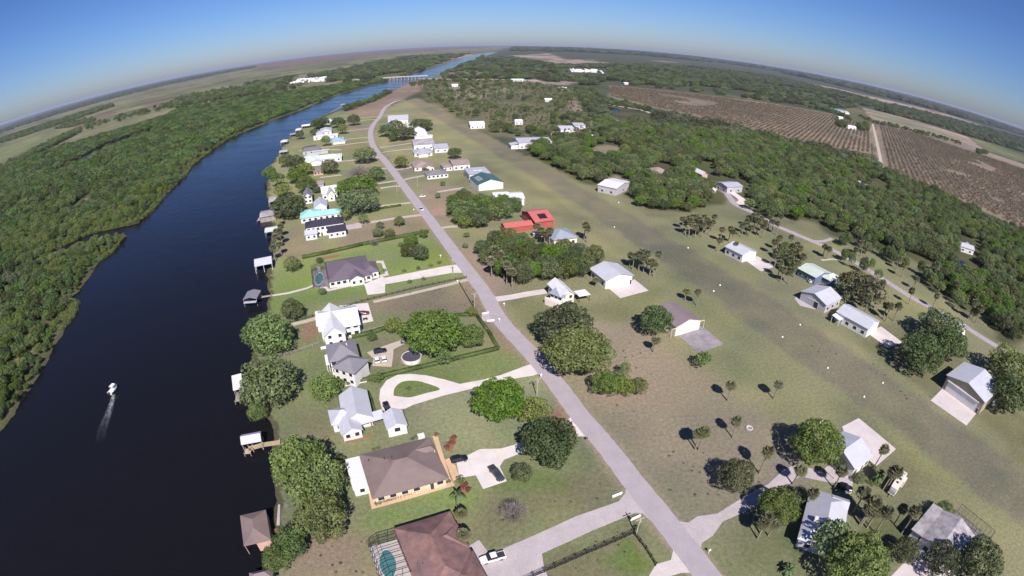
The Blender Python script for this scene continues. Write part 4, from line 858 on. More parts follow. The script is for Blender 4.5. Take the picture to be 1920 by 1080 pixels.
for lab, a, b, d, rm in (('grey-blue roofed white house at the end of the dirt track in the northern scrub', (1077,236), (1097,235), 25, 'metal_grey'), ('white-walled house with lavender roof among round trees north of the long hangar', (1051,242), (1075,240), 25, 'metal_light'),
    ('small white house by a bare tree at the wood edge', (1097,258), (1115,256), 12, 'metal_white'), ('white cabin in the northern scrub', (1022,187), (1034,186), 14, 'flat_white'), ('long white shed at the north end of the scrub', (1048,165), (1060,164), 16, 'flat_white'),
    ('tiny white shed beside the channel', (1155,229), (1163,230), 10, 'flat_white'), ('white cabin low in the northern scrub near the strip', (965,228), (980,227), 14, 'metal_white'), ('white building by the highway trees', (847,160), (857,158), 30, 'flat_white'),
    ('long pale building on the highway north of the wood', (960,150), (981,149), 40, 'flat_white'), ('white shed at the far corner of the orchard', (1171,156), (1178,156), 20, 'flat_white')):
    bld('cabin', lab, 'cabin', [V(a, b, d=d, h=4, ang=12, roof='gable', ridge='u', r=rm, w='wall_white', rise=2)], win=(2,0,0))
for lab, a, b, d, rm in (('blue-roofed barn of the orchard farmstead', (1560,205), (1574,206), 40, 'metal_sky'), ('pale green roofed barn of the orchard farmstead', (1585,210), (1597,213), 35, 'metal_pale_green'), ('white-walled packing shed in the dark trees of the orchard', (1587,236), (1607,240), 14, 'flat_white'), ('small white store beside the orchard trees', (1573,220), (1580,221), 14, 'flat_white'), ('white shed by the ditch at the near edge of the orchard', (1615,296), (1626,299), 12, 'flat_white')):
    bld('farm_shed', lab, 'shed', [V(a, b, d=d, h=5, ang=-10, roof='gable', ridge='u', r=rm, w='wall_white', rise=2.2)])

# trailer parks: far white specks, each a small gabled home
def trailers(quad, n, label, group, seed):
    rr = random.Random(seed); W = ats(quad)
    mb = MB(); T = lambda p: p
    wall_mesh(mb, T, 15, 6, 3.4, 'gable', 1.2, 'u', .3, -.1); wm = mb.mesh('wall', ['wall_white'])
    mb = MB(); roof_mesh(mb, T, 15, 6, 3.4, 'gable', 1.2, 'u'); rm = mb.mesh('roof', ['flat_white'])
    k = 0
    while k < n:
        s, t = rr.random(), rr.random()
        a = [W[0][i]*(1-s)+W[1][i]*s for i in (0, 1)]; b = [W[3][i]*(1-s)+W[2][i]*s for i in (0, 1)]
        x, y = a[0]*(1-t)+b[0]*t, a[1]*(1-t)+b[1]*t
        r = empty('trailer_home', (x, y, 0), rr.choice((.1, 1.65))+rr.uniform(-.1, .1), label, 'trailer home', group); r.scale = (1.3, 1.3, 1.2)
        link('wall', wm, r); link('roof', rm, r); k += 1
trailers([(541,158),(604,153),(612,146),(560,149)], 60, 'white trailer home in the park across the river, left of the bridge', 'trailer homes across the river', 3)
trailers([(1069,135),(1135,138),(1133,133),(1072,130)], 36, 'white trailer home in the far park beyond the northern wood', 'trailer homes beyond the wood', 4)

# ------------------------------------------------------------------ boathouses and docks along the river
def deck(z=.5, pad=.0): return lambda root, l, d, h: _rb('deck', 'timber_grey', root, -pad*l, l*(1+pad), d*.70, d*1.05, z-.15, z)
def boathouse(label, vols, roof, r, extra=None, post='timber_grey', **k):
    v = dict(vols, roof=roof, r=r, wall=False, base=-1.6, post=post); v.update(k)
    return bld('boathouse', label, 'boathouse', [v], group='boathouses along the river', extra=extra or deck())
def dock(label, px, w=1.6, mat='timber_grey', z=.55):
    Pp = ats(px, z); mb = MB()
    root = empty('dock', (Pp[0][0], Pp[0][1], 0), 0, label, 'dock')
    x0, y0 = Pp[0]
    for (ax, ay), (bx, by) in zip(Pp, Pp[1:]):
        d = Vector((bx-ax, by-ay)); ln = d.length; d /= ln; n = Vector((-d.y, d.x))
        k = int(ln/.3)
        for i in range(k):
            t0 = ln*i/k; t1 = t0+ln/k*.88
            c = [Vector((ax-x0, ay-y0))+d*t+n*s for t, s in ((t0, -w/2), (t1, -w/2), (t1, w/2), (t0, w/2))]
            mb.add([(p.x, p.y, z) for p in c]+[(p.x, p.y, z-.06) for p in c], [(0,1,2,3),(7,6,5,4),(0,4,5,1),(1,5,6,2),(2,6,7,3),(3,7,4,0)])
        for i in range(max(2, int(ln/3)+1)):
            for s in (-1, 1):
                p = Vector((ax-x0, ay-y0))+d*(ln*i/max(1, int(ln/3)))+n*(s*w/2)
                pm = MB(); pm.tube((p.x, p.y, -2), (p.x, p.y, z+.5), .11, n=6); pm.build('post', 'timber_grey', root)
    mb.build('deck', mat, root)
boathouse('hip-roofed brown boathouse with brick-red lower wall, nearest whole one on the river', V((457,1024),(508,1012),(457,965),h=3.2), 'hip', 'shingle_brown', rise=1.5,
          extra=both(lambda root, l, d, h: _rb('wall', 'wall_pink', root, .45*l, .98*l, .03*d, .97*d, -.5, 2.7), lambda root, l, d, h: _rb('deck', 'timber_red', root, .0, l*1.25, .42*d, .55*d, .35, .5)))
boathouse('brown-roofed boathouse cut off by the bottom edge', V((470,1095),(513,1085),(472,1073),h=3.0), 'hip', 'shingle_mauve', rise=1.3)
boathouse('white gabled metal boathouse beside the new timber dock', V((452,834),(490,827),d=4.4,h=3.0,ang=23), 'gable', 'metal_light', ridge='u', rise=1.2)
boathouse('flat white boathouse roof poking out from under the pale willow', V((437,732),(456,727),(437,704),h=3.0), 'flat', 'flat_white')
boathouse('dark grey gabled boathouse with pale lower roof at the end of the long path', V((455,562),(481,560),(457,547),h=3.2), 'gable', 'shingle_grey', ridge='v', rise=.9, extra=both(deck(), lambda root, l, d, h: _rb('lower_roof', 'metal_light', root, .1*l, l, -.22*d, 0, 2.2, 2.35)))
boathouse('light-grey gabled boathouse with white posts opposite the pool house', V((477,500),(510,488),(475,486),h=3.6,ang=25), 'gable', 'metal_light', ridge='u', rise=1.8, post='trim_white')
boathouse('pale green flat boathouse below the dark-roofed house', V((496,436),(523,430),d=9,h=3.2,ang=21), 'gable', 'metal_pale_green', ridge='u', rise=1.0)
boathouse('weathered brown boathouse with boarded sides', V((486,408),(517,400),d=14,h=3.4,ang=21), 'gable', 'metal_old', ridge='u', rise=.9, extra=both(deck(), lambda root, l, d, h: _rb('wall', 'timber_grey', root, .02*l, .98*l, .05*d, .95*d, -.4, 2.6)))
boathouse('pinkish-grey boathouse half hidden by riverside trees', V((503,379),(520,372),d=14,h=3.2,ang=21), 'gable', 'metal_old', ridge='u', rise=1)
boathouse('white-roofed boathouse standing out from the bank, farthest into the river', V((525,267),(539,264),d=14,h=4,ang=18), 'hip', 'metal_white', rise=1.2)
boathouse('low grey boathouse with white front end', V((523,286),(539,283),d=11,h=3,ang=18), 'gable', 'metal_grey', ridge='u', rise=.9)
boathouse('small blue-grey boathouse behind a dark shrub', V((543,253),(554,251),d=14,h=3,ang=18), 'gable', 'metal_blue', ridge='u', rise=.9)
boathouse('white boathouse second from the north', V((553,245),(565,242),d=18,h=3.6,ang=18), 'hip', 'metal_white', rise=1)
boathouse('long white boathouse, northernmost but one small hut', V((565,237),(581,235),d=16,h=3.6,ang=18), 'gable', 'flat_white', ridge='u', rise=1)
boathouse('tiny white boat hut, northernmost on the bank', V((585,232),(589,231),d=10,h=3,ang=18), 'flat', 'flat_white')
dock('new timber dock with square platform beside the white boathouse', [(525,829),(492,834),(474,839),(466,841),(464,851)], 1.9, 'timber_new')
dock('short timber platform reaching under the pale willow', [(462,730),(447,735),(445,753)], 1.6)
dock('timber walkway from the path to the dark grey boathouse', [(509,554),(488,557),(485,549)], 1.5, 'timber_new')
dock('low timber landing below the weathered boathouse', [(505,405),(487,409),(485,414)], 2.2)

# boats
def boat(label, px, heading, ln=7.0, wake=False):
    x, y = at(*px); root = empty('motor_boat', (x, y, -.4), heading, label, 'boat')
    mb = MB(); n = 9; half = ln/2
    ring = []
    for i in range(n):
        t = i/(n-1); xx = -half+ln*t; w = 1.25*(1-max(0, (t-.45)/.55)**2.2)+.02; s = .9+.35*t*t
        ring.append([(xx, -w, s), (xx, -w*.8, .15+.25*t*t), (xx, 0, -.1+.5*t**3), (xx, w*.8, .15+.25*t*t), (xx, w, s), (xx, w*.82, s-.02), (xx, w*.75, .55), (xx, -w*.75, .55), (xx, -w*.82, s-.02)])
    vs = [p for r in ring for p in r]; fs = [(i*9+j, (i+1)*9+j, (i+1)*9+(j+1) % 9, i*9+(j+1) % 9) for i in range(n-1) for j in range(9)]
    fs.append(tuple(range(8, -1, -1))); mb.add(vs, fs); mb.build('hull', 'paint_white', root)
    mb = MB(); mb.box(-.2, .9, -.5, .5, .5, 1.5); mb.build('console', 'paint_white', root)
    mb = MB(); mb.box(-1.0, 1.3, -.9, .9, 2.3, 2.38)
    mb.build('sun_top', 'trim_white' if wake else 'wall_blue', root)
    for sx in (-.8, 1.0):
        for sy in (-.8, .8): mb = MB(); mb.tube((sx, sy, .6), (sx, sy*.95, 2.3), .04, n=5); mb.build('top_post', 'steel_grey', root)
    mb = MB(); mb.box(-half-.55, -half+.05, -.25, .25, .2, 1.25); mb.build('outboard_motor', 'paint_black', root)
    return root
def wake(pts, w0, w1, name='boat_wake'):
    mb = MB(); Pp = ats(pts); a = []; k = len(Pp)
    vs = []; tint = []
    for i, p in enumerate(Pp):
        q0, q1 = Pp[max(i-1, 0)], Pp[min(i+1, k-1)]; dx, dy = q1[0]-q0[0], q1[1]-q0[1]; l = math.hypot(dx, dy); w = w0+(w1-w0)*i/(k-1)
        for s in (-1, -.5, 0, .5, 1): vs.append((p[0]-dy/l*w*s, p[1]+dx/l*w*s, -.385)); tint.append((1-i/(k-1))**1.3*(.55 if s in (-.5, .5) else (1.0 if s == 0 and i < 3 else .28 if s == 0 else .0)))
    fs = [(i*5+j, i*5+j+1, (i+1)*5+j+1, (i+1)*5+j) for i in range(k-1) for j in range(4)]
    mb.add(vs, fs); me = mb.mesh(name, ['foam']); at_ = me.attributes.new('tint', 'FLOAT', 'POINT'); at_.data.foreach_set('value', tint)
    tag(link(name, me), kind='stuff')
b_ = boat('white motor boat with sun top heading up the dark river, foam behind it', (213,731), R(88), 5.2, True)
wake([(212,738),(209,752),(204,768),(198,784),(191,803),(183,828)], .9, 2.8)
boat('white pontoon boat far up the river beyond the last boathouses', (643,196), R(60), 12)
wake([(640,199),(628,206),(612,214),(590,226)], 2, 7)

# ------------------------------------------------------------------ vehicles
def wheel_mesh(r, w):
    mb = MB(); mb.tube((0, -w/2, 0), (0, w/2, 0), r, n=14, m=0); a = mb.mesh('wheel', ['tyre']); mb = MB(); mb.tube((0, -w/2-.02, 0), (0, w/2+.02, 0), r*.55, n=10); return a, mb.mesh('rim', ['steel_grey'])
def put_wheel(W, root, loc): link('rim', W[1], link('wheel', W[0], root, loc))
WHEEL = wheel_mesh(.36, .26); WHEEL_S = wheel_mesh(.24, .2)
def loft(mb, secs, m=0):
    """secs: x, half width at sill / at shoulder, z bottom, z shoulder, half width top, z top"""
    vs = []
    for x, w0, z0, w1, z1, w2, z2 in secs: vs += [(x,-w0,z0),(x,-w1,z1),(x,-w2,z2),(x,w2,z2),(x,w1,z1),(x,w0,z0)]
    n = len(secs); fs = [(i*6+j, i*6+(j+1) % 6, (i+1)*6+(j+1) % 6, (i+1)*6+j) for i in range(n-1) for j in range(6)]
    fs += [(5,4,3,2,1,0), tuple(range((n-1)*6, n*6))]
    mb.add(vs, fs, m)
def car(kind, label, px, heading, paint):
    x, y = at(*px); root = empty({'suv': 'parked_car', 'pickup': 'pickup_truck', 'cart': 'utility_cart', 'van': 'delivery_van', 'sedan': 'parked_car'}[kind], (x, y, .06), heading, label, {'pickup': 'pickup truck', 'cart': 'cart', 'van': 'van'}.get(kind, 'car'))
    mb = MB(); g = MB(); s = .8 if kind == 'cart' else 1.0
    if kind == 'pickup':
        loft(mb, [(-2.9,.86,.5,.92,.95,.86,1.05),(-2.85,.9,.45,.98,.95,.9,1.12),(-1.0,.92,.42,1.0,.95,.92,1.12),(1.0,.92,.42,1.0,.95,.92,1.12),(1.9,.92,.42,.99,.92,.85,1.08),(2.7,.86,.45,.94,.85,.78,.98),(2.92,.74,.5,.82,.75,.7,.82)])
        loft(g, [(-1.05,.86,1.1,.85,1.4,.74,1.72),(-.9,.88,1.1,.85,1.45,.74,1.8),(.6,.88,1.1,.85,1.45,.74,1.8),(1.35,.86,1.08,.8,1.12,.72,1.14)])
        tp = MB(); tp.box(-.85, .55, -.72, .72, 1.79, 1.85); bd = MB(); bd.box(-2.72, -1.12, -.76, .76, 1.05, 1.135)
    elif kind == 'van':
        loft(mb, [(-2.6,.9,.45,.98,1.4,.92,2.5),(-2.5,.92,.4,1.0,1.4,.95,2.6),(1.0,.92,.4,1.0,1.4,.95,2.6),(1.5,.92,.4,1.0,1.2,.9,1.9),(2.5,.85,.45,.92,.9,.8,1.15),(2.7,.75,.5,.8,.8,.72,.95)])
        loft(g, [(1.0,.9,1.3,.93,1.6,.86,2.4),(1.25,.9,1.3,.92,1.5,.84,2.2),(1.85,.85,1.25,.85,1.3,.78,1.5)])
        tp = MB(); tp.box(-2.4, .9, -.9, .9, 2.58, 2.64); bd = None
    else:
        loft(mb, [(-2.3*s,.78,.5,.86,.9,.8,1.02),(-2.2*s,.86,.42,.93,.92,.86,1.06),(-.5*s,.88,.4,.95,.92,.88,1.06),(1.0*s,.88,.4,.95,.9,.86,1.03),(2.0*s,.82,.42,.9,.82,.8,.92),(2.35*s,.68,.48,.76,.7,.66,.78)])
        hh = 1.68 if kind == 'suv' else 1.45
        loft(g, [(-2.1*s,.84,1.03,.82,1.2,.7,1.3),(-1.7*s,.85,1.04,.82,1.3,.7,hh),(.2*s,.85,1.04,.82,1.3,.7,hh),(1.05*s,.84,1.02,.8,1.06,.72,1.09)])
        tp = MB(); tp.box(-1.65*s, .15*s, -.69, .69, hh-.01, hh+.05); bd = None
    b = mb.build('body', paint, root); g.build('cabin_glass', 'glass_dark', root); tp.build('cabin_roof', paint, root)
    if bd: bd.build('truck_bed', 'rubber_bed', root)
    for sx in (-1, 1):
        h = MB(); f = 2.9 if kind == 'pickup' else 2.66 if kind == 'van' else 2.3*s
        h.box(f-.12, f+.05, sx*.62-.14, sx*.62+.14, .66, .8); h.build('headlight', 'lamp_lens', root)
        for fx in (-1.75, 1.75) if kind in ('pickup', 'van') else (-1.4*s, 1.45*s): put_wheel(WHEEL, root, (fx, sx*.86, .36-.06))
    return root
car('suv', 'black estate car parked on the peach paving of the brown-roofed house', (861,864), R(20), 'paint_black')
car('pickup', 'dark pickup truck parked at the end of the brown-roofed house drive', (931,891), R(-58), 'paint_slate')
car('pickup', 'white pickup truck with black bed on the wide concrete drive', (924,1049), R(200), 'paint_white')
car('suv', 'small black car by the detached white garage', (726,767), R(-65), 'paint_black')
car('sedan', 'dark red car on the concrete pad of the cross-gabled house', (682,590), R(17), 'paint_red')
car('suv', 'black car on the old drive beside the two white carts', (713,661), R(24), 'paint_black')
car('cart', 'white utility cart, left one of the pair behind the black car', (707,678), R(112), 'paint_white')
car('cart', 'white utility cart, right one of the pair behind the black car', (720,676), R(112), 'paint_white')
car('sedan', 'white car on the bare grass lot east of the road', (792,370), R(25), 'paint_white')
car('pickup', 'pickup with white front driving on the road', (789,394), R(118), 'paint_white')
car('suv', 'black car in the tree shade on the curving drive by the metal-roofed house', (1583,917), R(-30), 'paint_black')
car('sedan', 'white car under the trees by the pale green house', (1522,530), R(5), 'paint_white')
car('sedan', 'white car at the foot of the tree clump beside the second road', (1522,405), R(70), 'paint_white')
# quad bike
x, y = at(685, 600); q = empty('quad_bike', (x, y, .05), R(20), 'black quad bike beside the dark red car', 'quad bike')
mb = MB(); loft(mb, [(-.9,.25,.45,.4,.7,.3,.8),(-.2,.2,.4,.3,.75,.2,.85),(.4,.25,.45,.35,.8,.2,.95),(.9,.25,.5,.4,.7,.3,.78)]); mb.build('body', 'paint_black', q)
mb = MB(); mb.tube((.4,-.4,1.05),(.4,.4,1.05),.04); mb.tube((.4,0,.8),(.4,0,1.05),.05); mb.build('handlebar', 'steel_grey', q)
for sx in (-.65,.65):
    for sy in (-.45,.45): put_wheel(WHEEL_S, q, (sx, sy, .24))
# camper trailer
A = at(1664,918,3); B_ = at(1703,884,3)
cx, cy = at(1683, 906, 1.5); q = empty('travel_trailer', (cx, cy, 0), R(34), 'cream travel trailer with dark roof vents standing on the grass by the airstrip line', 'caravan')
mb = MB(); loft(mb, [(-4.9,1.15,.6,1.2,1.2,1.05,2.2),(-4.5,1.2,.5,1.25,1.5,1.15,3.0),(-4.2,1.2,.5,1.25,1.6,1.2,3.1),(4.3,1.2,.5,1.25,1.6,1.2,3.1),(4.75,1.2,.5,1.25,1.5,1.15,2.9)]); mb.build('body', 'paint_cream', q)
mb = MB(); loft(mb, [(-5.0,1.0,1.2,1.02,1.6,.95,2.1),(-4.62,1.02,1.5,1.05,2.0,1.0,2.95)]); mb.build('front_window', 'steel_grey', q)
for xx, yy, w in ((2.6,.3,.28),(.2,-.1,.42),(-1.9,.1,.35),(3.3,-.5,.15)): mb = MB(); mb.box(xx-w, xx+w, yy-w, yy+w, 3.08, 3.3); mb.build('roof_vent', 'trim_dark', q)
mb = MB(); mb.box(.2, 2.8, -1.95, -1.2, .7, 2.9); mb.build('slide_out', 'paint_cream', q)
mb = MB(); mb.box(-6.1, -4.8, -.08, .08, .45, .6); mb.build('tow_bar', 'steel_grey', q)
for sx in (-.5, .5):
    for sy in (-1.0, 1.0): put_wheel(WHEEL, q, (sx, sy, .36))

# ------------------------------------------------------------------ poles, markers, fences, small things
def pole(label, px, h=9.0, arm=True, rz=LOT):
    x, y = at(*px); q = empty('utility_pole', (x, y, 0), rz, label, 'utility pole', 'utility poles along the road')
    mb = MB(); mb.tube((0,0,-.2),(0,0,h),.16,.11,n=8); mb.build('pole', 'pole_wood', q)
    if arm:
        mb = MB(); mb.box(-1.1, 1.1, -.06, .06, h-.75, h-.6); mb.build('crossarm', 'pole_wood', q)
        for k in (-1,0,1): mb = MB(); mb.tube((k, 0, h-.6),(k, 0, h-.38), .05, n=6); mb.build('insulator', 'steel_grey', q)
    mb = MB(); mb.tube((.3,0,h-2.0),(.3,0,h-1.2),.22,n=10); mb.build('transformer', 'steel_grey', q)
pole('utility pole beside the fence corner at the bottom of the view', (1192,1003), 6.8)
pole('utility pole by the looped drive entrance next to the bright green tree', (1006.5,742), 7.0)
pole('utility pole beside the grey gateway of the walled oak garden', (890,582), 8.0)
pole('utility pole at the mouth of the long white drive', (850,515), 8.0)
pole('utility pole in the bare lot south of the grey low house', (783,350), 8.5, False)
pole('utility pole on the verge near the white car', (745,367), 8.5, False)
pole('leaning utility pole beside the second road', (1668,541), 8.0, True, R(55))
def small(name, label, cat, px, boxes, group=None, rz=LOT):
    x, y = at(*px); q = empty(name, (x, y, 0), rz, label, cat, group)
    for nmx, mat, b in boxes: mb = MB(); mb.box(*b); mb.build(nmx, mat, q)
    return q
for lab, px, rz in (('white culvert headwall at the tile-roofed house drive, north one', (1157,929), 24), ('white culvert headwall beside the bottom utility pole', (1191,972), 24), ('white culvert headwall north of the grey gateway', (910,588), 24), ('white culvert headwall south of the grey gateway', (920,602), 12)):
    small('culvert_headwall', lab, 'headwall', px, [('wall', 'marker_white', (-1.4,1.4,-.16,.16,-.3,.45)), ('cap', 'marker_white', (-1.5,1.5,-.22,.22,.452,.53))], 'culvert headwalls along the road', R(rz))
for lab, px in (('white mailbox at the grey gateway', (936,603)), ('white mailbox at the entrance of the looped drive', (1014,708)), ('white mailbox by the black car drive entrance', (858,531)), ('dark mailbox at the brown-roofed house drive', (1099,827)), ('mailbox on the grass across from the cottage', (945,574)),
    ('mailbox beside the white drive opposite the palms', (826,483)), ('mailbox on the verge by the gravel drive', (776,396)), ('mailbox at the bottom of the road verge', (1328,1037))):
    x, y = at(*px); q = empty('mailbox', (x, y, 0), LOT, lab, 'mailbox', 'mailboxes along the road')
    mb = MB(); mb.box(-.07,.07,-.07,.07,-.1,1.0); mb.build('post', 'timber_grey' if 'dark' in lab else 'marker_white', q)
    mb = MB(); mb.box(-.3,.3,-.18,.18,1.0,1.28); mb.tube((-.3,0,1.27),(.3,0,1.27),.18,n=10); mb.build('box', 'trim_dark' if 'dark' in lab else 'marker_white', q)
mk = [(1234,478),(1338,546),(1467,632),(1620,744),(1655,718),(1152,426),(1160,380),(1350,535),(1552,690),(1500,609),(1290,465)]
mb = MB(); mb.tube((0,0,0),(0,0,.4),.40,.22,n=12); mb.tube((0,0,.4),(0,0,.5),.22,.08,n=12); mkm = mb.mesh('marker_cone', ['marker_white'])
for k, px in enumerate(mk):
    x, y = at(*px); o = link('airstrip_marker', mkm, None, (x, y, 0)); o.scale = (1, 1, 1)
    tag(o, 'small white marker cone on the grass airstrip', 'marker', 'marker cones along the airstrip')
# above-ground pool with dark cover
x, y = at(772, 674); q = empty('above_ground_pool', (x, y, 0), 0, 'round above-ground pool with dark cover beside the big oak', 'pool')
mb = MB(); mb.tube((0,0,-.1),(0,0,1.25),3.35,n=40); mb.build('wall', 'wall_white', q); mb = MB(); mb.tube((0,0,1.252),(0,0,1.34),3.2,n=40); mb.build('cover', 'pool_cover', q)
mb = MB()
for k in range(40):
    a, b2 = 2*math.pi*k/40, 2*math.pi*(k+1)/40; mb.tube((3.35*math.cos(a),3.35*math.sin(a),1.3),(3.35*math.cos(b2),3.35*math.sin(b2),1.3),.09,n=5)
mb.build('rim', 'trim_white', q)
for a in (190, 235, 280): mb = MB(); mb.box(3.3,3.55,-.12,.12,0,1.2); o = mb.build('buttress', 'timber_new', q); o.rotation_euler = (0,0,R(a))
x, y = at(1405, 803); mb = MB()
for k in range(24):
    a, b2 = 2*math.pi*k/24, 2*math.pi*(k+.9)/24; mb.tube((.95*math.cos(a),.95*math.sin(a),.1),(.95*math.cos(b2),.95*math.sin(b2),.1),.24,n=6)
q = empty('fire_ring', (x, y, 0), 0, 'pale ring of stones around a fire pit on the dry lawn', 'fire pit'); mb.build('stone_ring', 'concrete', q); mb = MB(); mb.tube((0,0,-.05),(0,0,.05),.8,n=16); mb.build('ash', 'concrete_stained', q)
x, y = at(536, 949); mb = MB()
for k in range(16): a, b2 = 2*math.pi*k/16, 2*math.pi*(k+.9)/16; mb.tube((.45*math.cos(a),.45*math.sin(a),.05),(.45*math.cos(b2),.45*math.sin(b2),.05),.1,n=5)
q = empty('fire_ring', (x, y, 0), 0, 'small dark fire ring on the lawn behind the seawall', 'fire pit'); mb.build('stone_ring', 'concrete_stained', q)
small('garden_wall', 'long pale concrete bench wall by the feathery tree north of the airstrip house', 'wall', (1530,804), [('wall', 'concrete', (-4.6,4.6,-.35,.35,-.1,.6)), ('cap', 'concrete_bright', (-4.7,4.7,-.4,.4,.602,.7))], None, R(38))
small('utility_box', 'white utility box at the back wall of the brown-roofed house', 'utility box', (790,821), [('box', 'paint_white', (-.9,.9,-.5,.5,0,1.2)), ('lid', 'paint_white', (-.95,.95,-.55,.55,1.202,1.3))], None, R(24))
small('storage_tank', 'small white tank in the yard of the long white hangar', 'tank', (1590,640-38), [('tank', 'paint_white', (-.6,.6,-.6,.6,.0,1.3)), ('lid', 'trim_white', (-.5,.5,-.5,.5,1.302,1.5))])

def fence(label, px, h=1.2, mat='timber_grey', rails=3, gap=2.6, name='fence', mesh=False, solid=False):
    Pp = ats(px); x0, y0 = Pp[0]; q = empty(name, (x0, y0, 0), 0, label, 'fence'); rb = MB(); pts = []
    for (ax, ay), (bx, by) in zip(Pp, Pp[1:]):
        ln = math.hypot(bx-ax, by-ay); n = max(1, int(ln/gap)); dx, dy = (bx-ax)/ln, (by-ay)/ln
        for i in range(n+1): pts.append((ax-x0+dx*ln*i/n, ay-y0+dy*ln*i/n))
        for k in range(rails):
            z = h*(k+.7)/rails
            for e in (-.06, .06) if False else (0,):
                mb_a = (ax-x0, ay-y0, z); rb = MB(); rb.tube(mb_a, (bx-x0, by-y0, z), .05, n=4); rb.build('rail', mat, q)
        if mesh:
            for i in range(n):
                p, r = pts[-n-1+i], pts[-n+i]
                rb = MB(); rb.tube((p[0], p[1], .1), (r[0], r[1], h*.9), .035, n=4); rb.build('brace', mat, q); rb = MB(); rb.tube((p[0], p[1], h*.9), (r[0], r[1], .1), .035, n=4); rb.build('brace', mat, q)
    mb = MB(); mb.box(-.09,.09,-.09,.09,-.1,h+.1); pm = mb.mesh('post', [mat])
    for p in pts[:100]: link('post', pm, q, (p[0], p[1], 0))
fence('black cross-braced board fence running down from the pole to the bottom edge', [(1188,1001),(1100,1039),(1000,1082),(960,1102)], 1.5, 'timber_black', 4, 2.4, mesh=True)
fence('black board fence from the pole towards the lower driveway', [(1189,1003),(1210,1030),(1229,1061)], 1.5, 'timber_black', 4, 2.4, mesh=True)
fence('dark low fence along the south side of the pool house lot', [(545,606),(600,590),(690,563),(780,541),(875,521)], 1.1, 'timber_black', 3)
fence('grey timber fence between the white house and the grey hip house lawns', [(522,672),(560,660),(600,646),(612,641)], 1.4, 'timber_grey', 4)
fence('fence shadowing the lot line from the oak garden up to the road', [(861,531),(888,578)], 1.0, 'timber_black', 3)
fence('dark timber fence beside the grey hip house towards the oak garden', [(650,634),(690,622),(730,614)], 1.3, 'timber_grey', 4)

# bridge over the river
A = at(730, 150.5); B_ = at(790, 147.5); d = Vector((B_[0]-A[0], B_[1]-A[1])); ln = d.length
q = empty('road_bridge', (A[0], A[1], 0), math.atan2(d.y, d.x), 'low concrete road bridge crossing the river in the distance', 'bridge')
mb = MB(); mb.box(-20, ln+20, -7, 7, 7.2, 8.6); mb.build('bridge_deck', 'concrete_old', q)
for s in (-1, 1): mb = MB(); mb.box(-20, ln+20, s*7-.25, s*7+.25, 8.6, 9.8); mb.build('parapet', 'concrete_old', q)
for k in range(9):
    x = ln*(k+.5)/9
    for s in (-5, 0, 5): mb = MB(); mb.tube((x, s, -3), (x, s, 6.2), 1.0, n=8); mb.build('pier_column', 'concrete_old', q)
    mb = MB(); mb.box(x-1.1, x+1.1, -6.8, 6.8, 6.2, 7.198); mb.build('pier_cap', 'concrete_old', q)

# ------------------------------------------------------------------ vegetation meshes
def quads_mesh(name, C, Nn, S, tint, mats, extra=None, mi=None, aspect=.62):
    """leaf clumps: one bent rhomb per centre"""
    rs = np.random.RandomState(len(C))
    n = len(C); t = rs.normal(size=(n, 3)); t -= (t*Nn).sum(1)[:, None]*Nn; t /= np.linalg.norm(t, axis=1)[:, None]+1e-9
    b = np.cross(Nn, t); s = S[:, None]
    v = np.stack([C-t*s*.5-Nn*s*.12, C+b*s*.5*aspect, C+t*s*.5-Nn*s*.12, C-b*s*.5*aspect], 1).reshape(-1, 3)
    f = np.arange(4*n).reshape(-1, 4); nv = len(v)
    ev, ef = ([], []) if extra is None else extra
    me = bpy.data.meshes.new(name)
    V_ = np.vstack([v, np.array(ev).reshape(-1, 3)]) if len(ev) else v
    me.vertices.add(len(V_)); me.vertices.foreach_set('co', V_.astype(np.float32).ravel())
    loops = list(f.ravel()); starts = list(range(0, 4*n, 4)); tot = [4]*n
    for q in ef: starts.append(len(loops)); tot.append(len(q)); loops += [i+nv for i in q]
    me.loops.add(len(loops)); me.loops.foreach_set('vertex_index', np.array(loops, np.int32))
    me.polygons.add(len(starts)); me.polygons.foreach_set('loop_start', np.array(starts, np.int32)); me.polygons.foreach_set('loop_total', np.array(tot, np.int32))
    a = me.attributes.new('tint', 'FLOAT', 'FACE'); a.data.foreach_set('value', np.concatenate([tint, np.full(len(ef), .5)]).astype(np.float32))
    for k in mats: me.materials.append(MATS[k])
    mm = np.concatenate([np.zeros(n) if mi is None else mi, np.full(len(ef), 1)]).astype(np.int32)
    if len(mats) > 1: me.polygons.foreach_set('material_index', mm)
    me.update(calc_edges=True); return me
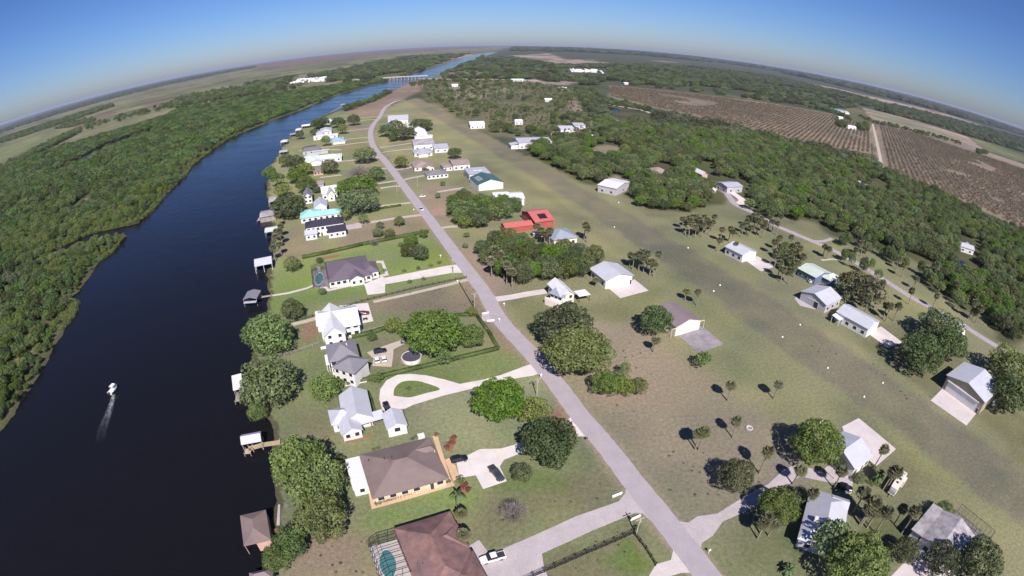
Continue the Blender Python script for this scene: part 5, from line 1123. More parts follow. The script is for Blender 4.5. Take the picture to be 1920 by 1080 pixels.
def crown_pts(seed, Rr, H, base, nl, nleaf, leaf, lobe=.42, droop=0.0, flat=.5, spread=1.0):
    rs = np.random.RandomState(seed)
    zc = base+(H-base)*.42; hz = H-zc
    L_ = []
    for k in range(nl):
        az = k*2.39996+rs.uniform(-.5, .5); el = math.asin(min(1, -.35+1.35*((k+.5)/nl)))
        rr = rs.uniform(.58, .86)*spread
        L_.append((Rr*rr*math.cos(el)*math.cos(az), Rr*rr*math.cos(el)*math.sin(az), zc+hz*rr*math.sin(el)*.95, Rr*lobe*rs.uniform(.7, 1.15), rs.rand()))
    L_.append((0, 0, zc+hz*.05, Rr*.62, .3)); L_ = np.array(L_)
    w = L_[:, 3]**2; w = w/w.sum()
    idx = rs.choice(len(L_), nleaf*2, p=w)
    d = rs.normal(size=(nleaf*2, 3)); d[:, 2] += .35; d /= np.linalg.norm(d, axis=1)[:, None]
    rad = L_[idx, 3]*(1+rs.normal(size=nleaf*2)*.10)
    C = L_[idx, :3]+d*rad[:, None]*np.array([1, 1, .78])
    dd = np.linalg.norm((C[:, None, :]-L_[None, :, :3])/np.array([1, 1, .78]), axis=2)/L_[None, :, 3]
    dd[np.arange(len(C)), idx] = 9
    keep = (dd.min(1) > .80) & (C[:, 2] > base*.7)
    C = C[keep][:nleaf]; d = d[keep][:nleaf]; idx = idx[keep][:nleaf]; n = len(C)
    if droop: C[:, 2] -= droop*rs.rand(n)**2*np.linalg.norm(C[:, :2], axis=1)/Rr
    nn = d+rs.normal(size=(n, 3))*.45; nn /= np.linalg.norm(nn, axis=1)[:, None]
    S = leaf*rs.uniform(.6, 1.35, n)
    tint = np.clip(.55*L_[idx, 4]+.45*rs.rand(n), 0, 1)
    return C, nn, S, tint
def trunk_geo(H, r, lean=0.0, limbs=5, Rr=3.0, seed=1, n=7):
    rr = random.Random(seed); mb = MB()
    z1 = H*.45
    mb.tube((0,0,-.3), (lean*.5,0,z1*.5), r*1.25, r, n=n, cap=False); mb.tube((lean*.5,0,z1*.5), (lean,0,z1), r, r*.8, n=n, cap=False)
    for k in range(limbs):
        a = 2*math.pi*k/limbs+rr.uniform(-.4,.4); q = Rr*rr.uniform(.35,.6)
        m_ = (lean+math.cos(a)*q*.5, math.sin(a)*q*.5, z1+H*.13)
        mb.tube((lean,0,z1*.92), m_, r*.55, r*.35, n=5, cap=False); mb.tube(m_, (lean+math.cos(a)*q, math.sin(a)*q, H*rr.uniform(.65,.82)), r*.35, r*.1, n=4, cap=False)
    return mb
KIND = {}
def kind(key, nvar, Rr, H, base, nl, nleaf, leaf, mat, tr=.22, **k):
    out = []
    for s in range(nvar):
        C, nn, S, t = crown_pts(100+s*13+len(key), Rr, H, base, nl, nleaf, leaf, **k)
        cm = quads_mesh('crown', C, nn, S, t, [mat])
        tb = trunk_geo(H, tr, RNG.uniform(-.2, .2), 5, Rr, s)
        tm = tb.mesh('trunk', ['bark'])
        jm = quads_mesh('tree', C, nn, S, t, [mat, 'bark'], (tb.v, tb.f))
        out.append((cm, tm, jm))
    KIND[key] = (out, Rr, H)
kind('oak', 4, 5.5, 9.5, 1.4, 42, 4200, .50, 'leaf_oak', .32, lobe=.27)
kind('oakbig', 3, 8.5, 12, 2.0, 100, 10000, .54, 'leaf_oak', .5, lobe=.175)
kind('dark', 3, 5.0, 9.5, 1.0, 40, 4200, .5, 'leaf_dark', .28, lobe=.27)
kind('bright', 2, 6.5, 10, 1.6, 110, 8000, .46, 'leaf_bright', .4, lobe=.17)
kind('fresh', 2, 5.5, 8.5, 1.2, 56, 6000, .42, 'leaf_fresh', .25, lobe=.21)
kind('lime', 3, 4.0, 7.0, 1.0, 28, 2400, .44, 'leaf_lime', .2, lobe=.27)
kind('willow', 3, 5.0, 9.0, .8, 44, 4200, .48, 'leaf_willow', .3, lobe=.26, droop=1.4)
kind('swamp', 5, 3.6, 7.0, .6, 22, 1700, .56, 'leaf_swamp', .2, lobe=.34)
kind('small', 3, 2.2, 4.2, .5, 9, 520, .42, 'leaf_oak', .12, lobe=.42)
kind('thin', 3, 3.2, 6.0, 1.4, 26, 900, .5, 'leaf_willow', .14, lobe=.24)
kind('shrub', 3, 1.2, 1.7, .1, 6, 240, .3, 'leaf_oak', .06, lobe=.5)
kind('limeshrub', 2, 1.2, 1.7, .1, 6, 240, .3, 'leaf_lime', .06, lobe=.5)
kind('redshrub', 3, 1.0, 1.3, .05, 5, 220, .26, 'leaf_red', .05, lobe=.5)
kind('rust', 2, 3.5, 6.5, .8, 12, 700, .6, 'leaf_rust', .2, lobe=.40)
kind('clump', 4, 11, 9, .3, 40, 1300, 1.5, 'leaf_far', .3, lobe=.24)
kind('swampclump', 4, 10, 7, .2, 40, 1300, 1.4, 'leaf_swamp', .3, lobe=.24)
kind('marsh', 3, 2.2, 1.2, .0, 10, 200, .42, 'leaf_marsh', .05, lobe=.4)
kind('grove', 3, 1.5, 2.4, .2, 5, 50, .8, 'leaf_grove', .08, lobe=.5)
# bare crowns: radiating grey twigs
def bare(seed, Rr=3.6, H=6.5, n=1500):
    rs = np.random.RandomState(seed); d = rs.normal(size=(n, 3)); d[:, 2] = np.abs(d[:, 2])*1.1+.15; d /= np.linalg.norm(d, axis=1)[:, None]
    q = rs.uniform(.15, 1, n)**.6
    C = np.array([0, 0, H*.35])+d*q[:, None]*np.array([Rr, Rr, H*.62])
    nn = np.cross(d, rs.normal(size=(n, 3))); nn /= np.linalg.norm(nn, axis=1)[:, None]+1e-9
    t = d+rs.normal(size=(n, 3))*.25; t /= np.linalg.norm(t, axis=1)[:, None]; b = np.cross(nn, t)
    s = rs.uniform(.5, 1.1, n)[:, None]
    v = np.stack([C-t*s*.5-b*.035, C+t*s*.5, C-t*s*.5+b*.035], 1).reshape(-1, 3)
    me = bpy.data.meshes.new('crown'); me.from_pydata(v.tolist(), [], np.arange(3*n).reshape(-1, 3).tolist())
    a = me.attributes.new('tint', 'FLOAT', 'FACE'); a.data.foreach_set('value', rs.rand(n).astype(np.float32)); me.materials.append(MATS['twig_grey']); me.update()
    return me, trunk_geo(H, .2, 0, 7, Rr*1.4, seed).mesh('trunk', ['bark'])
KIND['bare'] = ([bare(s)+(None,) for s in (1, 2)], 3.6, 6.5)
# cabbage palm: straight trunk and a round head of fan leaves
def palm_mesh(seed, H=6.2, nf=34, Rr=2.0, mat='leaf_palm', royal=False):
    rr = random.Random(seed); lean = rr.uniform(-.5, .5); T = MB()
    p0 = Vector((0, 0, -.2)); segs = 5
    for k in range(segs):
        p1 = Vector((lean*((k+1)/segs)**2, 0, H*(k+1)/segs)); T.tube(p0, p1, .24-.02*k if not royal else .2, .23-.02*k if not royal else .18, n=7, cap=False); p0 = p1
    T.tube(p0-Vector((0,0,.5)), p0+Vector((0,0,.15)), .22, .34 if not royal else .2, n=8)
    c = p0; vs, fs, tn = [], [], []
    for k in range(nf):
        az = k*2.39996; el = R(80)-R(125)*((k+.5)/nf)**.9+rr.uniform(-.1, .1)
        ln = Rr*rr.uniform(.85, 1.1); d = Vector((math.cos(az)*math.cos(el), math.sin(az)*math.cos(el), math.sin(el))); side = Vector((-math.sin(az), math.cos(az), 0)); up = d.cross(side)*-1
        t_ = rr.random()
        if not royal:
            hub = c+d*(ln*.42); nb = 7
            for j in range(nb):     # blades of the fan
                a = R(-78+156*j/(nb-1)); e = d*math.cos(a)+side*math.sin(a); tip = hub+e*(ln*.60*(1-.18*abs(a)))-Vector((0,0,.22*ln*(.4+abs(a)*.3)))
                w = up.cross(e)*(.105*ln); o = len(vs); mid = hub+e*(ln*.34)+up*.03
                vs += [hub, mid-w, tip, mid+w]; fs.append((o, o+1, o+2, o+3)); tn.append(min(1, max(0, t_*.6+rr.random()*.4)))
            o = len(vs); w = side*.03; vs += [c-w, hub-w, hub+w, c+w]; fs.append((o, o+1, o+2, o+3)); tn.append(.8)
        else:
            prev = c; prevw = .12; m = 6
            for j in range(1, m+1):
                s = j/m; q = c+d*(ln*s)-Vector((0, 0, ln*.55*s*s)); wd = .42*math.sin(math.pi*min(.96, s*.85+.12)); o = len(vs)
                vs += [prev-side*prevw-Vector((0,0,prevw*.4)), prev, prev+side*prevw-Vector((0,0,prevw*.4)), q-side*wd-Vector((0,0,wd*.4)), q, q+side*wd-Vector((0,0,wd*.4))]
                fs += [(o, o+1, o+4, o+3), (o+1, o+2, o+5, o+4)]; tn += [t_, t_*.7]; prev, prevw = q, wd
    me = bpy.data.meshes.new('crown'); me.from_pydata([tuple(v) for v in vs], [], fs)
    a = me.attributes.new('tint', 'FLOAT', 'FACE'); a.data.foreach_set('value', tn); me.materials.append(MATS[mat]); me.update()
    tm = T.mesh('trunk', ['palm_bark'])
    jb = bpy.data.meshes.new('palm'); nv = len(vs); jb.from_pydata([tuple(v) for v in vs]+T.v, [], fs+[tuple(i+nv for i in f) for f in T.f])
    a = jb.attributes.new('tint', 'FLOAT', 'FACE'); a.data.foreach_set('value', tn+[.5]*len(T.f)); jb.materials.append(MATS[mat]); jb.materials.append(MATS['palm_bark'])
    jb.polygons.foreach_set('material_index', [0]*len(fs)+[1]*len(T.f)); jb.update()
    return me, tm, jb
KIND['palm'] = ([palm_mesh(s, 6.0+.3*s) for s in range(5)], 1.75, 6.6)
KIND['royal'] = ([palm_mesh(3, 6.4, 11, 3.0, 'leaf_royal', True)], 2.8, 6.6)
KIND['fanpalm'] = ([palm_mesh(8, 2.6, 26, 2.6, 'leaf_royal', True)], 2.6, 3.2)

def tree(key, x, y, Rr, H, label, cat='tree', group=None, name=None):
    vs, r0, h0 = KIND[key]; cm, tm, jm = vs[RNG.randrange(len(vs))]
    q = empty(name or {'palm': 'cabbage_palm', 'royal': 'palm_tree', 'fanpalm': 'palm_tree', 'oak': 'oak_tree', 'oakbig': 'oak_tree', 'shrub': 'shrub', 'limeshrub': 'shrub', 'redshrub': 'red_shrub', 'bare': 'bare_tree'}.get(key, 'leafy_tree'), (x, y, 0), RNG.uniform(0, 6.28), label, cat, group)
    q.scale = (Rr/r0, Rr/r0, H/h0)
    link('crown', cm, q); link('trunk', tm, q)
    return q
def mpp(px, py):
    a, b = at(px-4, py), at(px+4, py); return math.hypot(a[0]-b[0], a[1]-b[1])/8
def T_(key, px, py, rpx, label, H=None, cat='tree', group=None, name=None):
    """px,py: middle of the crown in the photo; rpx: its half width"""
    Rr = rpx*mpp(px, py)*1.06; k = KIND[key]; H = H or min(15, max(.8, Rr/k[1]*k[2]*.95))
    x, y = at(px, py, H*.55)
    return tree(key, x, y, Rr, H, label, cat, group, name)
NOTREE = [ats(q) for q in ([(528,166),(616,163),(620,143),(550,145)], [(1060,147),(1146,147),(1142,128),(1064,128)], [(842,168),(864,168),(864,154),(842,154)], [(872,245),(915,245),(915,226),(872,226)])]
def fill(poly, s, jit=.8, seed=1, dens=None, mind=0):
    W = np.array(ats(poly)); rs = np.random.RandomState(seed)
    x0, y0 = W.min(0); x1, y1 = W.max(0)
    gx, gy = np.meshgrid(np.arange(x0, x1, s), np.arange(y0, y1, s)); gx[::2] += s*.5
    X = (gx+rs.uniform(-.5, .5, gx.shape)*s*jit).ravel(); Y = (gy+rs.uniform(-.5, .5, gy.shape)*s*jit).ravel()
    ins, d = inpoly(X, Y, W); ok = ins & (d > mind)
    for P_ in NOTREE: ok &= ~inpoly(X, Y, P_)[0]
    for P_ in (RIV, LAGOON, CHANNEL, POND): i2, d2 = inpoly(X, Y, P_); ok &= ~i2 | (d2 < -1)
    if dens is not None: ok &= rs.rand(len(X)) < dens(X, Y)
    return np.stack([X[ok], Y[ok]], 1)
def stuff(name, keys, pts, scl, vz=None, joined=True, rot=True, seed=3, patch=None):
    """one object: copies of a few crowns set on points by geometry nodes"""
    n = len(pts)
    if n == 0: return
    rs = np.random.RandomState(seed)
    meshes = [m3[2] if joined else m3[0] for k in keys for m3 in KIND[k][0]]
    col = bpy.data.collections.new(name+'_kinds')
    for i, m_ in enumerate(meshes): o = bpy.data.objects.new('%s_kind_%02d' % (name, i), m_); col.objects.link(o)
    me = bpy.data.meshes.new(name); me.vertices.add(n)
    z = np.zeros(n); me.vertices.foreach_set('co', np.stack([pts[:, 0], pts[:, 1], z], 1).astype(np.float32).ravel())
    s = scl*rs.uniform(.72, 1.28, n); sv = np.stack([s, s, s*rs.uniform(.8, 1.15, n)], 1)
    a = me.attributes.new('sc', 'FLOAT_VECTOR', 'POINT'); a.data.foreach_set('vector', sv.astype(np.float32).ravel())
    a = me.attributes.new('rz', 'FLOAT_VECTOR', 'POINT'); a.data.foreach_set('vector', np.stack([z, z, rs.uniform(0, 6.28, n)], 1).astype(np.float32).ravel())
    a = me.attributes.new('vi', 'INT', 'POINT'); 
    vi = rs.randint(0, len(meshes), n)
    if patch:
        wts = np.array(patch[0], float); cum = np.cumsum(wts)/wts.sum(); v = np.clip((vnoise(pts[:, 0], pts[:, 1], patch[1], seed)*.62+rs.rand(n)*.38-.14)/.72, 0, .999)
        ki = np.searchsorted(cum, v); off = np.concatenate([[0], np.cumsum([len(KIND[k][0]) for k in keys])]); nv_ = np.array([len(KIND[k][0]) for k in keys])
        vi = off[ki]+(rs.rand(n)*nv_[ki]).astype(int)
    a.data.foreach_set('value', vi.astype(np.int32))
    ng = bpy.data.node_groups.new(name+'_scatter', 'GeometryNodeTree')
    ng.interface.new_socket('Geometry', in_out='INPUT', socket_type='NodeSocketGeometry'); ng.interface.new_socket('Geometry', in_out='OUTPUT', socket_type='NodeSocketGeometry')
    gi = ng.nodes.new('NodeGroupInput'); go = ng.nodes.new('NodeGroupOutput'); ip = ng.nodes.new('GeometryNodeInstanceOnPoints'); ci = ng.nodes.new('GeometryNodeCollectionInfo')
    ci.inputs['Collection'].default_value = col; ci.inputs['Separate Children'].default_value = True; ci.inputs['Reset Children'].default_value = True
    ip.inputs['Pick Instance'].default_value = True
    def na(nmx, ty): q = ng.nodes.new('GeometryNodeInputNamedAttribute'); q.data_type = ty; q.inputs[0].default_value = nmx; return [o for o in q.outputs if o.enabled][0]
    ng.links.new(gi.outputs[0], ip.inputs['Points']); ng.links.new(ci.outputs[0], ip.inputs['Instance'])
    ng.links.new(na('vi', 'INT'), ip.inputs['Instance Index']); ng.links.new(na('rz', 'FLOAT_VECTOR'), ip.inputs['Rotation']); ng.links.new(na('sc', 'FLOAT_VECTOR'), ip.inputs['Scale'])
    ng.links.new(ip.outputs[0], go.inputs[0])
    o = link(name, me); mo = o.modifiers.new('scatter', 'NODES'); mo.node_group = ng
    return tag(o, kind='stuff')
def single(key, x, y, sc_, label, group, name, cat='tree'):
    m3 = KIND[key][0][RNG.randrange(len(KIND[key][0]))]
    o = link(name, m3[2], None, (x, y, 0), RNG.uniform(0, 6.28)); k = sc_*RNG.uniform(.85, 1.15); o.scale = (k, k, k*RNG.uniform(.85, 1.15))
    return tag(o, label, cat, group)

# ------------------------------------------------------------------ single trees and shrubs of the lots
for a in [
 ('willow', 501, 622, 42, 'broad pale green tree overhanging the river below the long timber path'),
 ('willow', 498, 712, 50, 'broad pale willow-like tree hiding the flat white boathouse'),
 ('willow', 482, 768, 18, 'small pale tree leaning over the water south of the willow'),
 ('willow', 560, 862, 48, 'brownish thin-crowned tree by the new timber dock'),
 ('oak', 592, 905, 50, 'wide green oak west of the brown-roofed house, upper one'),
 ('oak', 602, 968, 47, 'wide green oak west of the brown-roofed house, lower one'),
 ('dark', 545, 1015, 30, 'dark broad-leaved shrub-tree beside the brick-red boathouse'),
 ('oak', 516, 1048, 26, 'bright green bush on the bank at the bottom edge'),
 ('oak', 548, 579, 20, 'round green tree on the lawn below the long timber path'),
 ('oak', 637, 862, 10, 'small round bush west of the brown-roofed house'),
 ('bright', 809, 620, 56, 'very wide bright green oak in the hedged garden'),
 ('lime', 739, 609, 18, 'yellow-lime round tree at the west end of the bright oak'),
 ('fresh', 882, 628, 27, 'thin yellowish tree between the bright oak and the hedge corner'),
 ('thin', 832, 668, 17, 'silvery small tree by the hedge below the bright oak'),
 ('lime', 884, 583, 11, 'small olive tree at the hedge corner near the pole'),
 ('oak', 697, 631, 9, 'round clipped bush beside the grey hip house'),
 ('willow', 607, 722, 26, 'silvery grey-green tree north of the breezeway house'),
 ('lime', 632, 719, 13, 'bright lime tree touching the silvery tree'),
 ('thin', 706, 708, 12, 'pale little tree at the start of the clipped hedge'),
 ('bright', 935, 748, 50, 'dense bright green round oak beside the looped drive'),
 ('lime', 1001, 768, 30, 'yellow-green oak between the bright round oak and the road'),
 ('dark', 1031, 826, 50, 'dark green oak overhanging the white drive at the road'),
 ('oak', 980, 886, 20, 'low spreading tree below the white forked drive'),
 ('bare', 965, 962, 28, 'leafless grey tree on the dry lawn'),
 ('dark', 1058, 606, 50, 'dark oak, upper of the big pair beside the road'),
 ('oakbig', 1084, 656, 62, 'huge dark oak, lower of the big pair beside the road'),
 ('fresh', 1140, 716, 30, 'olive thin tree south-east of the huge oak', 8.5),
 ('lime', 1169, 722, 20, 'yellow tree between the olive tree and the dark bush', 7),
 ('thin', 1172, 692, 12, 'sparse grey tree just above the yellow tree', 6.5),
 ('oak', 1197, 724, 16, 'dark bushy tree next to the yellow tree', 6),
 ('dark', 1230, 598, 28, 'green tree at the west side of the mauve hangar'),
 ('thin', 1318, 674, 16, 'small rounded tree below the stained apron'),
 ('oak', 1380, 890, 33, 'round bushy tree on the dry lawn near the long curving drive'),
 ('fresh', 1536, 828, 44, 'big feathery fresh-green tree against the blue-grey gabled house'),
 ('fresh', 1460, 948, 38, 'fresh green tree west of the metal-roofed house'),
 ('oak', 1500, 930, 18, 'slim tree beside the hip end of the metal-roofed house'),
 ('fresh', 1612, 1052, 54, 'spreading olive oak over the near end of the metal-roofed house'),
 ('thin', 1560, 1010, 36, 'bare-branched tree shading the metal roof'),
 ('dark', 1768, 1046, 27, 'dark tree in front of the patched roof'),
 ('dark', 1842, 1046, 32, 'dark tree at the near corner of the patched-roof house'),
 ('oak', 1700, 1030, 22, 'dull dark tree beside the wide pale drive'),
 ('oak', 1612, 895, 10, 'dark round bush at the corner of the blue-grey gabled house'),
 ('oak', 1575, 870, 11, 'reddish-brown bush on the curving drive edge'),
 ('oak', 1770, 957, 15, 'small tree north of the patched-roof house'),
 ('dark', 1728, 658, 32, 'dense dark oak casting a long shadow on the pale apron'),
 ('dark', 1766, 610, 29, 'dark oak behind the tin shed'),
 ('dark', 1782, 645, 22, 'oak between the tin shed and the dense dark oak'),
 ('oak', 1905, 690, 32, 'oak cluster at the right edge behind the tall tan hangar, upper one'),
 ('dark', 1900, 735, 26, 'dark oak at the right edge beside the tall tan hangar'),
 ('rust', 1600, 532, 22, 'russet and green bushy tree behind the pale green house'),
 ('rust', 1625, 545, 24, 'wide russet-green thicket tree by the second road'),
 ('dark', 540, 384, 26, 'round dark tree beside the weathered boathouse'),
 ('dark', 553, 304, 13, 'round dark tree west of the mint roof'),
 ('bright', 556, 327, 15, 'bright round tree south of the dark one by the mint roof'),
 ('oak', 573, 345, 15, 'olive tree beside the narrow cottage'),
 ('willow', 505, 322, 10, 'pale upright tree standing at the water edge'),
 ('thin', 520, 335, 11, 'grey-green tree at the water edge south of the pale one'),
 ('lime', 530, 355, 12, 'olive shrubby tree on the bank opposite the cottages'),
 ('oak', 535, 300, 10, 'small olive tree by the water north of the pale one'),
 ('lime', 573, 315, 11, 'thin yellowish tree between the mint roof and the grey cottage'),
 ('oak', 619, 311, 13, 'round oak south of the mint roof'),
 ('oak', 683, 289, 18, 'wide oak close to the road bend'),
 ('bare', 672, 324, 25, 'grey-brown half-bare tree above the big round trees'),
 ('oak', 706, 325, 14, 'oak by the road above the big round trees'),
 ('bright', 668, 348, 34, 'big round green oak, upper of the pair west of the road'),
 ('oak', 671, 374, 34, 'big round green oak, lower of the pair west of the road'),
 ('dark', 594, 355, 6, 'small dark tree between the cottages'),
 ('dark', 603, 228, 10, 'dark round tree at the north end house'),
 ('dark', 634, 228, 10, 'dark tree beside the northernmost white house'),
 ('dark', 594, 232, 8, 'dark tree on the bank beside the northern boathouses'),
 ('lime', 642, 241, 8, 'small yellowish tree on the northern lawn'),
 ('dark', 562, 252, 6, 'dark shrub behind the small blue-grey boathouse'),
 ('oak', 588, 247, 5, 'small dark tree west of the long white building'),
 ('oak', 663, 224, 9, 'low tree at the first northern drive'),
 ('thin', 611, 263, 8, 'bushy grey tree in front of the blue roof'),
 ('oak', 752, 458, 5, 'little tree on the hedge line'),
 ('bright', 770, 449, 14, 'bright tree on the pool house lawn, upper of three'),
 ('oak', 767, 468, 15, 'green tree on the pool house lawn, left of three'),
 ('dark', 788, 472, 15, 'dark green tree on the pool house lawn, right of three'),
 ('thin', 794, 438, 9, 'small yellowish tree above the lawn trees'),
 ('oak', 708, 435, 10, 'thin oak on the dry lot south of the black-roofed house'),
 ('oak', 731, 437, 10, 'second thin oak on the dry lot south of the black-roofed house'),
 ('thin', 712, 422, 8, 'sparse tree beside the gravel drive'),
 ('thin', 681, 410, 10, 'half-bare tree at the end of the gravel drive'),
 ('oak', 748, 414, 10, 'small tree north of the gravel drive bend'),
 ('bare', 701, 454, 8, 'leafless little tree on the hedge'),
 ('thin', 647, 402, 11, 'brownish tree at the corner of the turquoise roof'),
 ('oak', 546, 494, 14, 'pale oak on the lawn opposite the light-grey boathouse'),
 ('oak', 599, 488, 6, 'round topiary bush north of the pool enclosure'),
 ('oak', 604, 546, 7, 'round topiary bush south of the pool enclosure'),
 ('dark', 727, 243, 14, 'round dark tree in front of the double-roofed building'),
 ('dark', 757, 248, 18, 'big round dark tree beside the barrel hangar'),
 ('oak', 741, 234, 12, 'tree between the double-roofed building and the white shed'),
 ('dark', 790, 232, 19, 'broad dark tree north of the barrel hangar'),
 ('oak', 736, 258, 7, 'low dark tree on the bare lot at the bend'),
 ('lime', 752, 303, 12, 'yellowish tree beside the brown cross house'),
 ('oak', 853, 286, 12, 'round tree behind the brown hangar'),
 ('oak', 797, 318, 5, 'dark small tree between the brown cross house and the low grey house'),
 ('thin', 830, 344, 5, 'slim tree on the bare lot'),
 ('thin', 869, 356, 5, 'small round tree on the bare lot near the green hangar'),
 ('thin', 821, 366, 6, 'leafless-looking tree on the bare lot by the white car'),
 ('thin', 763, 481-15, 4, 'little sapling on the hedge lawn'),
 ('lime', 873, 415, 14, 'lime tree at the foot of the upper tree clump'),
 ('thin', 875, 440, 6, 'thin sapling beside the driveway into the clump'),
 ('thin', 873, 460, 6, 'thin sapling on the sandy verge'),
 ('oak', 764, 1020-62, 0.1, 'x'),
]:
    if a[3] > 1: T_(*a)
# planting around the houses
for px, lab in (((841,834),'dark red shrub, lower left of the red bed'), ((850,820),'dark red shrub, upper right of the red bed'), ((847,829),'dark red shrub in the middle of the red bed'), ((838,838), 'low dark red shrub at the foot of the red bed')):
    T_('redshrub', px[0], px[1], 6, lab, None, 'shrub', 'red shrubs in the mulch beds')
for px, lab in (((866,915),'red shrub nearest the peach terrace corner'), ((877,917),'red shrub on the right of the lower bed'), ((872,908),'reddish shrub at the top of the lower bed')): T_('redshrub', px[0], px[1], 6, lab, None, 'shrub', 'red shrubs in the mulch beds')
T_('shrub', 864, 899, 8, 'green shrub at the corner of the peach paving', None, 'shrub')
T_('redshrub', 819, 815, 5, 'dark reddish shrub at the back corner of the brown-roofed house', None, 'shrub')
for k, px in enumerate([(773,822),(780,818),(709,839),(700,842)]): T_('shrub', px[0], px[1], 4, 'small dark shrub along the back wall of the brown-roofed house', None, 'shrub', 'shrubs behind the brown-roofed house')
for k in range(22):
    t = k/21; T_('shrub', 706+t*136, 944-t*42, 3.6, 'low shrub in the bed along the front wall of the brown-roofed house', 1.0, 'shrub', 'shrubs in front of the brown-roofed house')
for k, px in enumerate([(757,507),(784,502),(808,497),(823,492),(769,527),(795,522),(767,528),(721,500+6)]): T_('shrub', px[0], px[1], 4, 'young clipped shrub along the long white drive', 1.6, 'shrub', 'young shrubs along the white drive')
T_('royal', 859, 938, 15, 'single feather palm south of the red bed', 5.5, 'palm')
T_('palm', 863, 972, 12, 'leaning cabbage palm at the north corner of the tiled roof', 5.0, 'palm')
T_('palm', 870, 1007, 14, 'cabbage palm beside the entrance of the tiled house', 4.6, 'palm')
T_('shrub', 765, 727, 5, 'dark shrub on the lawn island of the looped drive', 1.2, 'shrub')
T_('thin', 1195, 990, 6, 'small bush at the foot of the bottom utility pole', 1.5, 'shrub')
T_('fanpalm', 1478, 1068, 15, 'young feather palm at the bottom edge', 2.6, 'palm')
T_('fanpalm', 1648, 895, 11, 'leaning broad-leaved palm by the travel trailer', 4.5, 'palm')
for px in ((1628,902),(1636,908),(1640,880-4)): T_('shrub', px[0], px[1], 4, 'little shrub on the grass between the gabled house and the trailer', 1.0, 'shrub', 'shrubs near the travel trailer')
def palm(px, label, H=None, group=None):
    x, y = at(*px); big = H is None; H = H or RNG.uniform(6.2, 9.0); return tree('palm', x, y, (2.15 if big else 1.8)*RNG.uniform(.9, 1.12), H, label, 'palm', group)
for px, lab, H in (((1225,661),'lone palm west of the stained apron',5), ((1373,821),'palm beside the stone fire ring',7.0), ((1423,888),'tall palm right of the round bushy tree',8), ((1364,752),'palm alone on the open grass, left of two',6), ((1450,748),'palm alone on the open grass, right of two',5.6), ((1303,843),'left palm of the leaning pair on the dry lawn',5.6), ((1309.5,844),'right palm of the leaning pair on the dry lawn',6.6),
    ((1284,563),'left palm behind the mauve hangar',5), ((1306,573),'right palm behind the mauve hangar',6.5), ((1486,908),'palm on the corner of the curving drive',6), ((1563,916),'palm between the drive and the black car',6), ((1639,876),'palm leaning over the pinkish terrace',7), ((1676,983),'palm between the metal roof and the patched roof',6), ((1378,478),'palm standing in front of the white hangar roof',6.5), ((1117,538),'small palm beside the wide grey hangar',3.4),
    ((1436,975),'palm on the lawn by the curving drive',6),((1425,1000),'palm leaning at the lawn edge',6.5),((1420,1010),'palm nearest the road on the curving drive lawn',5.5),((1440,1005),'palm right of the pair on the drive lawn',5),((1505,960),'tall palm beside the hip end of the metal roof',7)):
    palm(px, lab, H)
def palms(pts, label, group): 
    for px in pts: palm(px, label, None, group)
palms([(1180,500),(1186,506),(1192,502),(1197,507),(1206,511),(1212,507),(1218,517),(1225,519),(1231,508),(1200,497)], 'cabbage palm in the clump between the wide grey hangar and the strip', 'palms behind the wide grey hangar')
palms([(1285,441),(1291,444),(1297,439),(1303,446),(1310,442),(1316,445),(1322,438),(1329,441),(1308,431),(1334,433),(1279,430),(1290,428),(1299,425),(1320,428),(1339,425)], 'cabbage palm in the grove north of the white palm-fronted hangar', 'palms at the edge of the strip')
palms([(1398,441),(1404,444),(1412,437),(1418,441),(1425,433),(1432,437),(1440,429),(1448,434),(1455,441),(1461,426),(1430,446),(1400,425),(1410,428),(1390,445),(1420,420)], 'cabbage palm in the group along the bend of the second road', 'palms along the second road')
palms([(1452,501),(1449,479),(1456,471),(1462,487),(1468,479),(1474,493),(1481,487),(1487,501),(1493,506),(1480,471),(1500,511),(1470,506),(1490,480),(1497,490),(1476,515),(1488,520),(1458,521),(1463,529),(1478,533)], 'cabbage palm in the thick row east of the palm-fronted hangar', 'palms east of the palm-fronted hangar')
palms([(1543,481),(1549,486),(1605,483),(1613,481),(1600,488),(1636,470),(1703,571),(1712,542),(1690,520),(1680,505),(1748,578),(1822,588),(1828,606),(1815,598)], 'cabbage palm on the verge of the second road', 'palms on the verge of the second road')
palms([(1632,570),(1638,577),(1655,598),(1660,603),(1675,602),(1646,560),(1618,556),(1582,575),(1575,545),(1620,590)], 'cabbage palm in the yard between the two grey-roofed hangars', 'palms between the grey-roofed hangars')
palms([(1611,984),(1614,985),(1618,975),(1600,960),(1625,990),(1655,918),(1660,919),(1640,1000),(1690,1000)], 'cabbage palm on the grass between metal roof and patched roof', 'palms between the two bottom houses')
palms([(1012,455),(1021,462),(1008,450),(1030,458),(1095,450),(1100,455),(930,505),(938,512),(925,497),(945,525),(922,520),(950,535),(960,540)], 'cabbage palm poking out of the tree clump by the road', 'palms in the tree clump by the road')
palms([(1350,455),(1366,452),(1345,472),(1372,470-12)], 'cabbage palm behind the palm-fronted hangar', 'palms behind the palm-fronted hangar')
palms([(522,428),(528,445),(520,455),(528,462),(520,470),(528,480),(517,490)], 'slim palm on the river bank in front of the dark-roofed house', 'palms on the river bank')

clump([(1285,440),(1300,420),(1335,425),(1342,440),(1315,450)], 9, ['thin','oak'], 3.0, 'small tree among the palms north of the palm-fronted hangar', 'small trees among the strip-edge palms', 14) if False else None
